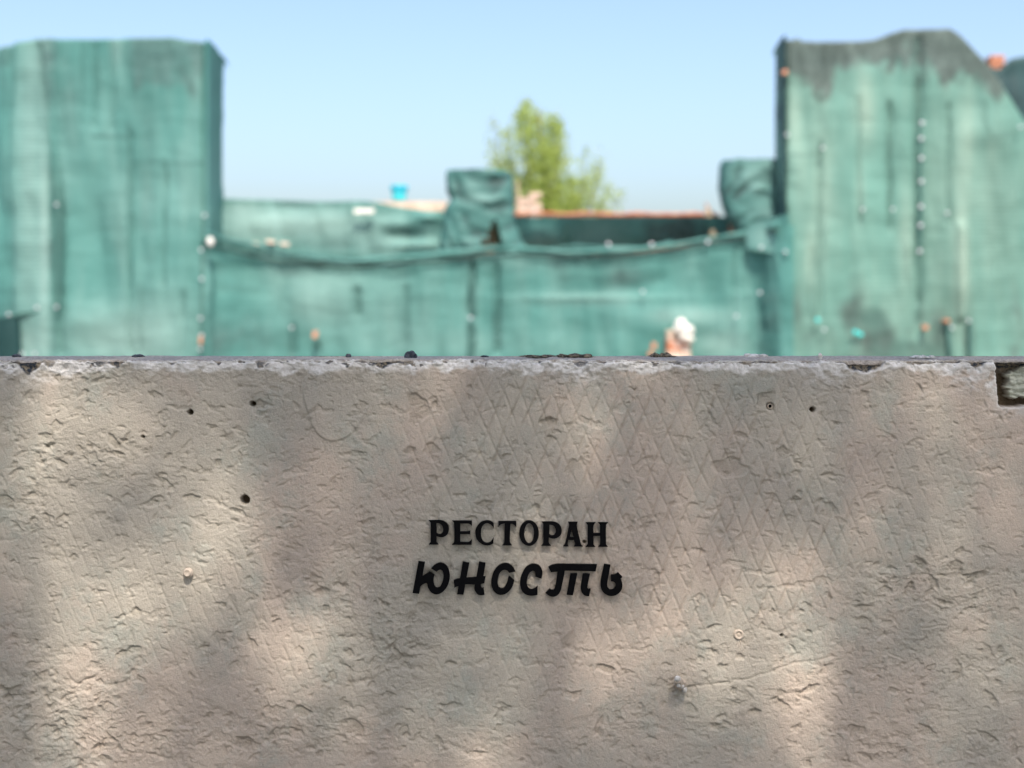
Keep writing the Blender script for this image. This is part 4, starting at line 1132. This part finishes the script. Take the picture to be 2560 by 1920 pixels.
for px, py in ((680, 606), (640, 612), (715, 612)):
    loose_brick(px, py, 22, 8, 21.0, .12, 'brick_pale')

# --- dark upper right net (hangs under the rusty coping, facing down)
UR = tag(empty('netting_sheet', (1.5, 21.2, 0)), 'dark slack netting hanging below the rusty coping', 'netting', 'green netting sheets on the ruin')
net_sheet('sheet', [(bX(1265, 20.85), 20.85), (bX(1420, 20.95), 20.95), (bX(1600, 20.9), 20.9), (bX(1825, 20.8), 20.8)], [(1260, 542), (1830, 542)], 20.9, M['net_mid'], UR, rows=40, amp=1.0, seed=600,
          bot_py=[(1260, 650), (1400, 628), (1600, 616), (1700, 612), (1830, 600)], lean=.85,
          bulges=[(1350, 585, 60, 40, .16), (1460, 590, 60, 30, -.05), (1420, 600, 10, 30, -.15)], fade_lit=[(1330, 600, 60, 30, .6), (1480, 590, 60, 30, .3)], dirt=[(1700, 585, 110, 50, .9)])

# --- wrapped posts
def wrapped(name, rows, D, depth, label, seed, hole=None, mat='net_mid', fade_lit=()):
    root = tag(empty(name, (bX(sum(rows[0][:2]) / 2, D), D, 0)), label, 'wrapped post', 'wrapped posts between the towers')
    nr, nc = 64, 64
    pys = np.linspace(rows[0][2], rows[-1][2], nr)
    ys = [r_[2] for r_ in rows]
    xl = np.interp(pys, ys, [r_[0] for r_ in rows]); xr = np.interp(pys, ys, [r_[1] for r_ in rows])
    th = np.linspace(0, 2 * math.pi, nc, endpoint=False)
    TH, PYr = np.meshgrid(th, pys)
    cx, hw = ((xl + xr) / 2)[:, None], ((xr - xl) / 2)[:, None]
    ex = np.sign(np.cos(TH)) * np.abs(np.cos(TH)) ** .7
    ey = np.sign(np.sin(TH)) * np.abs(np.sin(TH)) ** .7
    pxg = cx + hw * ex
    wv_ = PYr - rows[0][2] + 26 * fbm(pxg / 80, PYr / 60, seed, 2)
    swag = np.sin((wv_ + .010 * (pxg - pxg.mean() - 25) ** 2 * np.sign(math.sin(seed))) / 9.5)
    diag = .55 * swag * np.clip(.7 + 1.1 * fbm(pxg / 55, PYr / 45, seed + 5, 2), 0, 1.4) + .5 * fbm((pxg + .8 * PYr) / 75, (PYr - .5 * pxg) / 45, seed, 3)
    d = 1 + .16 * diag * (.4 + .6 * np.abs(ey))
    X_ = bX(cx + hw * ex, D); Z_ = bZ(PYr, D) + .012 * diag
    Y_ = D + depth * ey * d + .05 * (PYr - rows[0][2]) / 200 * 0
    co = np.stack([X_, Y_, Z_], -1)
    fc = grid_faces(nr, nc, True)
    if hole:
        ctr = co.reshape(-1, 3)[fc].mean(1)
        hp = 1280 + ctr[:, 0] * FPX / D; hy = HOR - (ctr[:, 2] - CZ) * FPX / D
        inside = (ctr[:, 1] < D) & (hy > hole[1]) & (np.abs(hp - hole[0]) < (hy - hole[1]) * hole[2])
        fc = fc[~inside]
    topc = np.array([[bX((xl[0] + xr[0]) / 2, D), D, bZ(pys[0] - 2, D)]])
    co2 = np.concatenate([co.reshape(-1, 3), topc])
    fa = np.clip(np.concatenate([blobs(pxg, PYr, list(fade_lit)).ravel() + .35 * np.clip(diag, 0, 1).ravel(), [0]]), 0, 1)  # fold ridges lightened: highlights painted into the colour
    dirt_shade = np.concatenate([np.clip(-diag * 1.2, 0, 1).ravel(), [0]])  # fold hollows darkened: shade painted into the colour
    o = mesh_np('wrap', co2, fc, M[mat], root, True, {'fade_lit': fa, 'dirt': dirt_shade})  # 'dirt' attribute holds the painted shade of the fold hollows here
    k = np.arange(nc)
    o2 = mesh_np('wrap_top', np.concatenate([co[0], topc]), np.stack([np.full(nc, nc), (k + 1) % nc, k], -1), M[mat], root, True, {'fade_lit': np.zeros(nc + 1), 'dirt': np.zeros(nc + 1)})
    # masonry inside, down to the ground
    bm = bmesh.new()
    m0, m1 = bX(rows[0][0] + 30, D), bX(rows[0][1] - 30, D)
    add_box(bm, m0, m1, D + .02, D + depth * .6, -.02, bZ(rows[0][2] + 12, D))
    from_bm('post_core', bm, M['masonry'], root)
    return root
wrapped('wrapped_post', [(1119, 1268, 428), (1115, 1282, 436), (1117, 1284, 480), (1128, 1286, 500), (1112, 1286, 520), (1106, 1288, 560), (1100, 1305, 600), (1092, 1330, 640)], 20.85, .33,
        'post bundled in crumpled dark netting with a gap at its foot', 700, (1236, 545, .42), fade_lit=[(1190, 500, 50, 14, .5), (1150, 470, 60, 10, .3)])
wrapped('wrapped_post', [(1806, 1944, 402), (1800, 1946, 412), (1796, 1948, 470), (1804, 1950, 510), (1816, 1952, 545), (1840, 1960, 580), (1860, 1964, 600)], 20.75, .3,
        'boxy post bundled in netting against the right tower', 720, None, 'net_mid', [(1880, 440, 60, 50, .45), (1900, 540, 40, 30, .3)])

# --- small apron of net between right bundle and tower
AP = tag(empty('netting_sheet', (3.5, 20.2, 0)), 'faded scrap of netting tucked beside the right tower', 'netting', 'green netting sheets on the ruin')
net_sheet('sheet', [(bX(1868, 20.3), 20.34), (bX(1900, 20.2), 20.2), (bX(1968, 20), 19.92)], [(1860, 575), (1880, 555), (1965, 540)], 20.2, M['net'], AP, rows=24, amp=.5, seed=800, bot_py=[(1860, 620), (1970, 640)], fade_lit=[(1900, 590, 40, 40, .4)])

# --- blue bucket
bk = empty('bucket', (bX(998, 21.7), 21.7, bZ(503, 21.7)))
tag(bk, 'bright turquoise blue bucket standing on the broken brick course', 'bucket')
bm = bmesh.new()
sc_ = 21.7 / FPX
lathe(bm, bk.location, (0, 0.0001, 1), [(0, 15 * sc_), (.004, 16.5 * sc_), (32 * sc_, 19 * sc_), (32.2 * sc_, 17.8 * sc_), (2 * sc_, 15 * sc_), (2 * sc_, 2 * sc_)], 24)
from_bm('body', bm, M['bucket'], bk, True)
bm = bmesh.new()
lathe(bm, bk.location + Vector((0, 0, 31 * sc_)), (0, .0001, 1), [(-8 * sc_, 19.6 * sc_), (-7 * sc_, 21 * sc_), (6 * sc_, 22.5 * sc_), (8 * sc_, 21.5 * sc_), (6 * sc_, 19.8 * sc_), (-6 * sc_, 19.0 * sc_)], 24)
bm.faces.ensure_lookup_table(); bmesh.ops.delete(bm, geom=[bm.faces[-1]], context='FACES')
from_bm('rim', bm, M['bucket_rim'], bk, True)
bm = bmesh.new()
tube_rings(bm, [bk.location + Vector((21 * sc_ * math.cos(t), -6 * sc_ * math.sin(t) - .01, 34 * sc_ - 5 * sc_ * math.sin(t))) for t in np.linspace(0, math.pi, 12)], [.004] * 12, 6)
from_bm('handle', bm, M['washer'], bk, True)
bm = bmesh.new()
add_box(bm, bX(900, 21.6), bX(1120, 21.6), 21.5, 21.95, bZ(528, 21.6), bZ(505, 21.6))
from_bm('brick_ledge', bm, M['brick_pale'], ruin)

# ------------------------------------------------------------------ trees
def leaf_cloud(name, pos, size, mat, parent, seed=0, asp=.55, droop=None):
    r_ = np.random.default_rng(seed)
    n_ = len(pos)
    a = r_.normal(size=(n_, 3)); a /= np.linalg.norm(a, axis=1)[:, None]
    if droop is not None:
        a = a * .7 + np.array(droop)[None]; a /= np.linalg.norm(a, axis=1)[:, None]
    b = np.cross(a, r_.normal(size=(n_, 3))); b /= np.linalg.norm(b, axis=1)[:, None]
    s = size * r_.uniform(.7, 1.3, (n_, 1))
    nrm = np.cross(a, b)
    p0 = pos - a * s * .5
    p1 = pos + b * s * asp * .5 + nrm * s * .06
    p2 = pos + a * s * .5
    p3 = pos - b * s * asp * .5 + nrm * s * .06
    co = np.stack([p0, p1, p2, p3], 1).reshape(-1, 3)
    f = np.arange(n_ * 4).reshape(-1, 4)
    o = mesh_np(name, co, f, M[mat], parent, False)
    return o

# pale tree beyond the ruin: rising limbs with leafy sprays
TD = 33.0
bt = empty('tree', (bX(1370, TD), TD, 0))
tag(bt, 'pale yellow green tree with upswept sprays rising behind the chimney', 'tree')
rr = random.Random(5)
base = Vector((bX(1375, TD), TD, 0))
bm = bmesh.new()
tube_rings(bm, [base + Vector((0, 0, -.05)), base + Vector((.05, 0, 1.6)), base + Vector((-.02, .05, 3.0)), base + Vector((-.1, 0, 4.6)), base + Vector((-.28, 0, 6.0))], [.15, .12, .095, .05, .012], 10)
from_bm('trunk', bm, M['bark'], bt, True)
tips = [(1315, 262, .0, 80), (1300, 290, -.5, 70), (1345, 285, .4, 75), (1380, 300, -.3, 70), (1398, 305, .5, 60), (1262, 330, .2, 34), (1240, 400, -.4, 26), (1272, 400, .3, 40), (1400, 370, .6, 70), (1360, 380, -.6, 90),
        (1330, 400, .5, 80), (1468, 368, .3, 16), (1500, 395, -.2, 22), (1495, 430, .4, 26), (1460, 450, -.4, 40), (1430, 450, .5, 60), (1520, 470, .1, 26), (1548, 490, -.1, 14), (1300, 450, .2, 60), (1390, 470, .0, 90), (1440, 500, .2, 60), (1340, 480, -.5, 70), (1232, 290, 0.2, 12), (1225, 350, .1, 12), (1500, 520, .2, 26)]
lp = []
bm = bmesh.new()
for px, py, dy, cnt in tips:
    tip = Vector((bX(px, TD), TD + dy, bZ(py, TD)))
    z0 = max(2.2, tip.z - 2.4 - abs(tip.x - base.x) * .9)
    st = Vector((base.x - .05, TD, z0))
    mid = st.lerp(tip, .5) + Vector(((tip.x - st.x) * .22, 0, -.15))
    tube_rings(bm, [st, mid, tip], [.035, .02, .005], 6)
    for k in range(cnt * 9):
        t = 1 - rr.random() ** 1.5 * .72
        c = st * (1 - t) ** 2 + mid * 2 * t * (1 - t) + tip * t * t
        s = .07 + .17 * math.sqrt(max(0, 1 - t)) 
        lp.append(c + Vector((rr.gauss(0, s), rr.gauss(0, s), rr.gauss(0, s * 1.2))))
bmesh.ops.recalc_face_normals(bm, faces=bm.faces)
from_bm('limb', bm, M['bark'], bt, True)
o = leaf_cloud('crown', np.array(lp), .105, 'leaf_pale', bt, 3, .5)
o['kind'] = 'stuff'

# tree behind the photographer: its crown dapples the wall
def shade_T(px, py):
    """share of the sun that the crown lets through towards each spot of the wall: its gaps"""
    s = 0.055 + 2.7 * np.clip(blobs(px, py, TBLOBS), 0, 1) ** 1.3
    s = s * (1 + .22 * fbm(px / 120, py / 120, 901, 3))
    fr = np.maximum(np.maximum(-px, px - 2560), np.maximum(850 - py, py - 2000))
    wild = np.clip(.10 + .5 * fbm(px / 420, py / 420, 907, 3), 0.03, .5)
    return np.clip(s + (wild - s) * sstep(50, 500, fr), .02, .93)
TBLOBS = [(190, 1010, 120, 90, .42), (80, 1130, 90, 160, .30), (400, 1080, 150, 130, .20), (570, 1300, 75, 130, .40), (430, 1420, 150, 110, .40), (270, 1260, 150, 110, .16), (290, 1560, 150, 120, .28), (720, 1600, 150, 100, .34),
          (200, 1740, 90, 200, .36), (80, 1460, 110, 130, .22), (300, 1860, 130, 80, .22), (780, 1300, 120, 120, .10), (1340, 1230, 130, 200, .16), (1270, 1700, 150, 200, .22), (1150, 1880, 140, 80, .16), (1940, 1490, 150, 100, .30), (2015, 1730, 75, 230, .46), (1770, 1640, 160, 130, .36),
          (2330, 1000, 170, 80, .26), (2490, 1200, 110, 240, .20), (2120, 1330, 160, 110, .20), (1650, 1480, 110, 150, .12), (960, 1010, 220, 90, .06), (1500, 1000, 280, 90, .05), (850, 1750, 130, 120, .18), (2450, 1620, 160, 200, .16), (1480, 1620, 110, 160, .12), (2300, 1300, 120, 120, .10)]
Lc = 10.0
wc = Vector((0, WD, 1.0))
cc = wc + S * Lc
st_ = empty('tree', (cc.x, cc.y, 0))
tag(st_, 'broad leafy tree behind the camera that dapples the beige wall', 'tree')
e1 = Vector((S.y, -S.x, 0)).normalized()
e2 = S.cross(e1).normalized()
RC_ = 3.3
leafA = .056 * .056 * .6 * .5
cosm = .5
NS = 260000
r2 = np.random.default_rng(12)
ang = r2.uniform(0, 2 * math.pi, NS); rad = RC_ * np.sqrt(r2.uniform(0, 1, NS))
ca_, sa_ = rad * np.cos(ang), rad * np.sin(ang)
P0 = np.array(wc)[None] + ca_[:, None] * np.array(e1) + sa_[:, None] * np.array(e2)
# follow the sun ray to the wall's face
tt = (P0[:, 1] - WD) / S.y
Wp = P0 - tt[:, None] * np.array(S)[None]
wpx = 1280 + Wp[:, 0] / MPP; wpy = HOR - (Wp[:, 2] - CZ) / MPP
Tm = shade_T(wpx, wpy)
tau = -np.log(Tm) * np.clip((RC_ - rad) / .7, 0, 1) ** .6
taumax = 3.6
keep = r2.uniform(0, 1, NS) < tau / taumax
need = taumax / (leafA * cosm)             # leaves per square metre at full density
area = math.pi * RC_ ** 2
frac = min(1.0, need * area / NS)
scale_leaf = math.sqrt(max(1.0, need * area / NS))
chord = 1.5 * np.sqrt(np.clip(1 - (rad / RC_) ** 2, .05, 1))
along = r2.uniform(-1, 1, NS) * chord
LP = (P0 + (Lc + along)[:, None] * np.array(S)[None])[keep]
o = leaf_cloud('crown', LP, .056 * scale_leaf, 'leaf', st_, 21, .6)
o['kind'] = 'stuff'
print('crown leaves', len(LP), 'leaf scale', scale_leaf)
bm = bmesh.new()
tube_rings(bm, [(cc.x, cc.y, -.05), (cc.x + .05, cc.y, 1.5), (cc.x - .05, cc.y + .05, 3.4), (cc.x, cc.y, 5.2), (cc.x + .1, cc.y - .05, cc.z)], [.26, .21, .18, .13, .04], 14)
from_bm('trunk', bm, M['bark'], st_, True)
for k in range(7):
    a = k * 0.9 + .3
    bm = bmesh.new()
    z0 = 4.2 + .35 * k
    tube_rings(bm, [(cc.x, cc.y, z0), (cc.x + .9 * math.cos(a), cc.y + .9 * math.sin(a), z0 + .9), (cc.x + 2.0 * math.cos(a), cc.y + 2.0 * math.sin(a), z0 + 1.5)], [.07, .045, .012], 8)
    from_bm('limb', bm, M['bark'], st_, True)

# unseen trees added behind the camera to dim the sky light on the wall
def blocker_tree(x, y, h, r, label, seed):
    t = tag(empty('tree', (x, y, 0)), label, 'tree', 'unseen trees added behind the camera as sky blockers')
    q = np.random.default_rng(seed)
    n_ = 7500
    d = q.normal(size=(n_, 3)); d /= np.linalg.norm(d, axis=1)[:, None]
    cl = q.normal(size=(46, 3)); cl /= np.linalg.norm(cl, axis=1)[:, None]
    cl *= q.uniform(.35, .95, (46, 1))
    k = q.integers(0, 46, n_)
    P = cl[k] + d * .30 * q.uniform(0, 1, (n_, 1)) ** .5
    P = P * np.array([r, r, h * .42]) + np.array([x, y, h * .56])
    P[:, 2] = np.maximum(P[:, 2], .5)
    c = leaf_cloud('crown', P, .24, 'leaf', t, seed, .6)
    c['kind'] = 'stuff'
    bm = bmesh.new()
    tube_rings(bm, [(x, y, -.05), (x + .08, y, h * .25), (x - .06, y + .05, h * .5), (x, y, h * .85)], [.24, .19, .13, .03], 12)
    from_bm('trunk', bm, M['bark'], t, True)
    for k in range(5):
        a = k * 1.35 + seed
        bm = bmesh.new()
        z0 = h * (.32 + .08 * k)
        tube_rings(bm, [(x, y, z0), (x + r * .35 * math.cos(a), y + r * .35 * math.sin(a), z0 + .8), (x + r * .7 * math.cos(a), y + r * .7 * math.sin(a), z0 + 1.3)], [.08, .05, .012], 8)
        from_bm('limb', bm, M['bark'], t, True)
for x, y, h, r, lab, sd_ in ((-5.2, -4.6, 8.2, 3.2, 'broad green tree added as sky blocker nearest behind the camera on its left side', 41), (-11.5, -2.5, 9.0, 3.6, 'tall green tree added as sky blocker far out to the left behind the camera', 42),
                        (-1.2, -8.5, 9.5, 3.8, 'tall green tree added as sky blocker straight behind the camera', 43), (7.2, -5.6, 8.4, 3.2, 'broad green tree added as sky blocker behind the camera on its right side', 44),
                        (12.5, -2.0, 8.8, 3.6, 'tall green tree added as sky blocker far out to the right behind the camera', 45)):
    blocker_tree(x, y, h, r, lab, sd_)
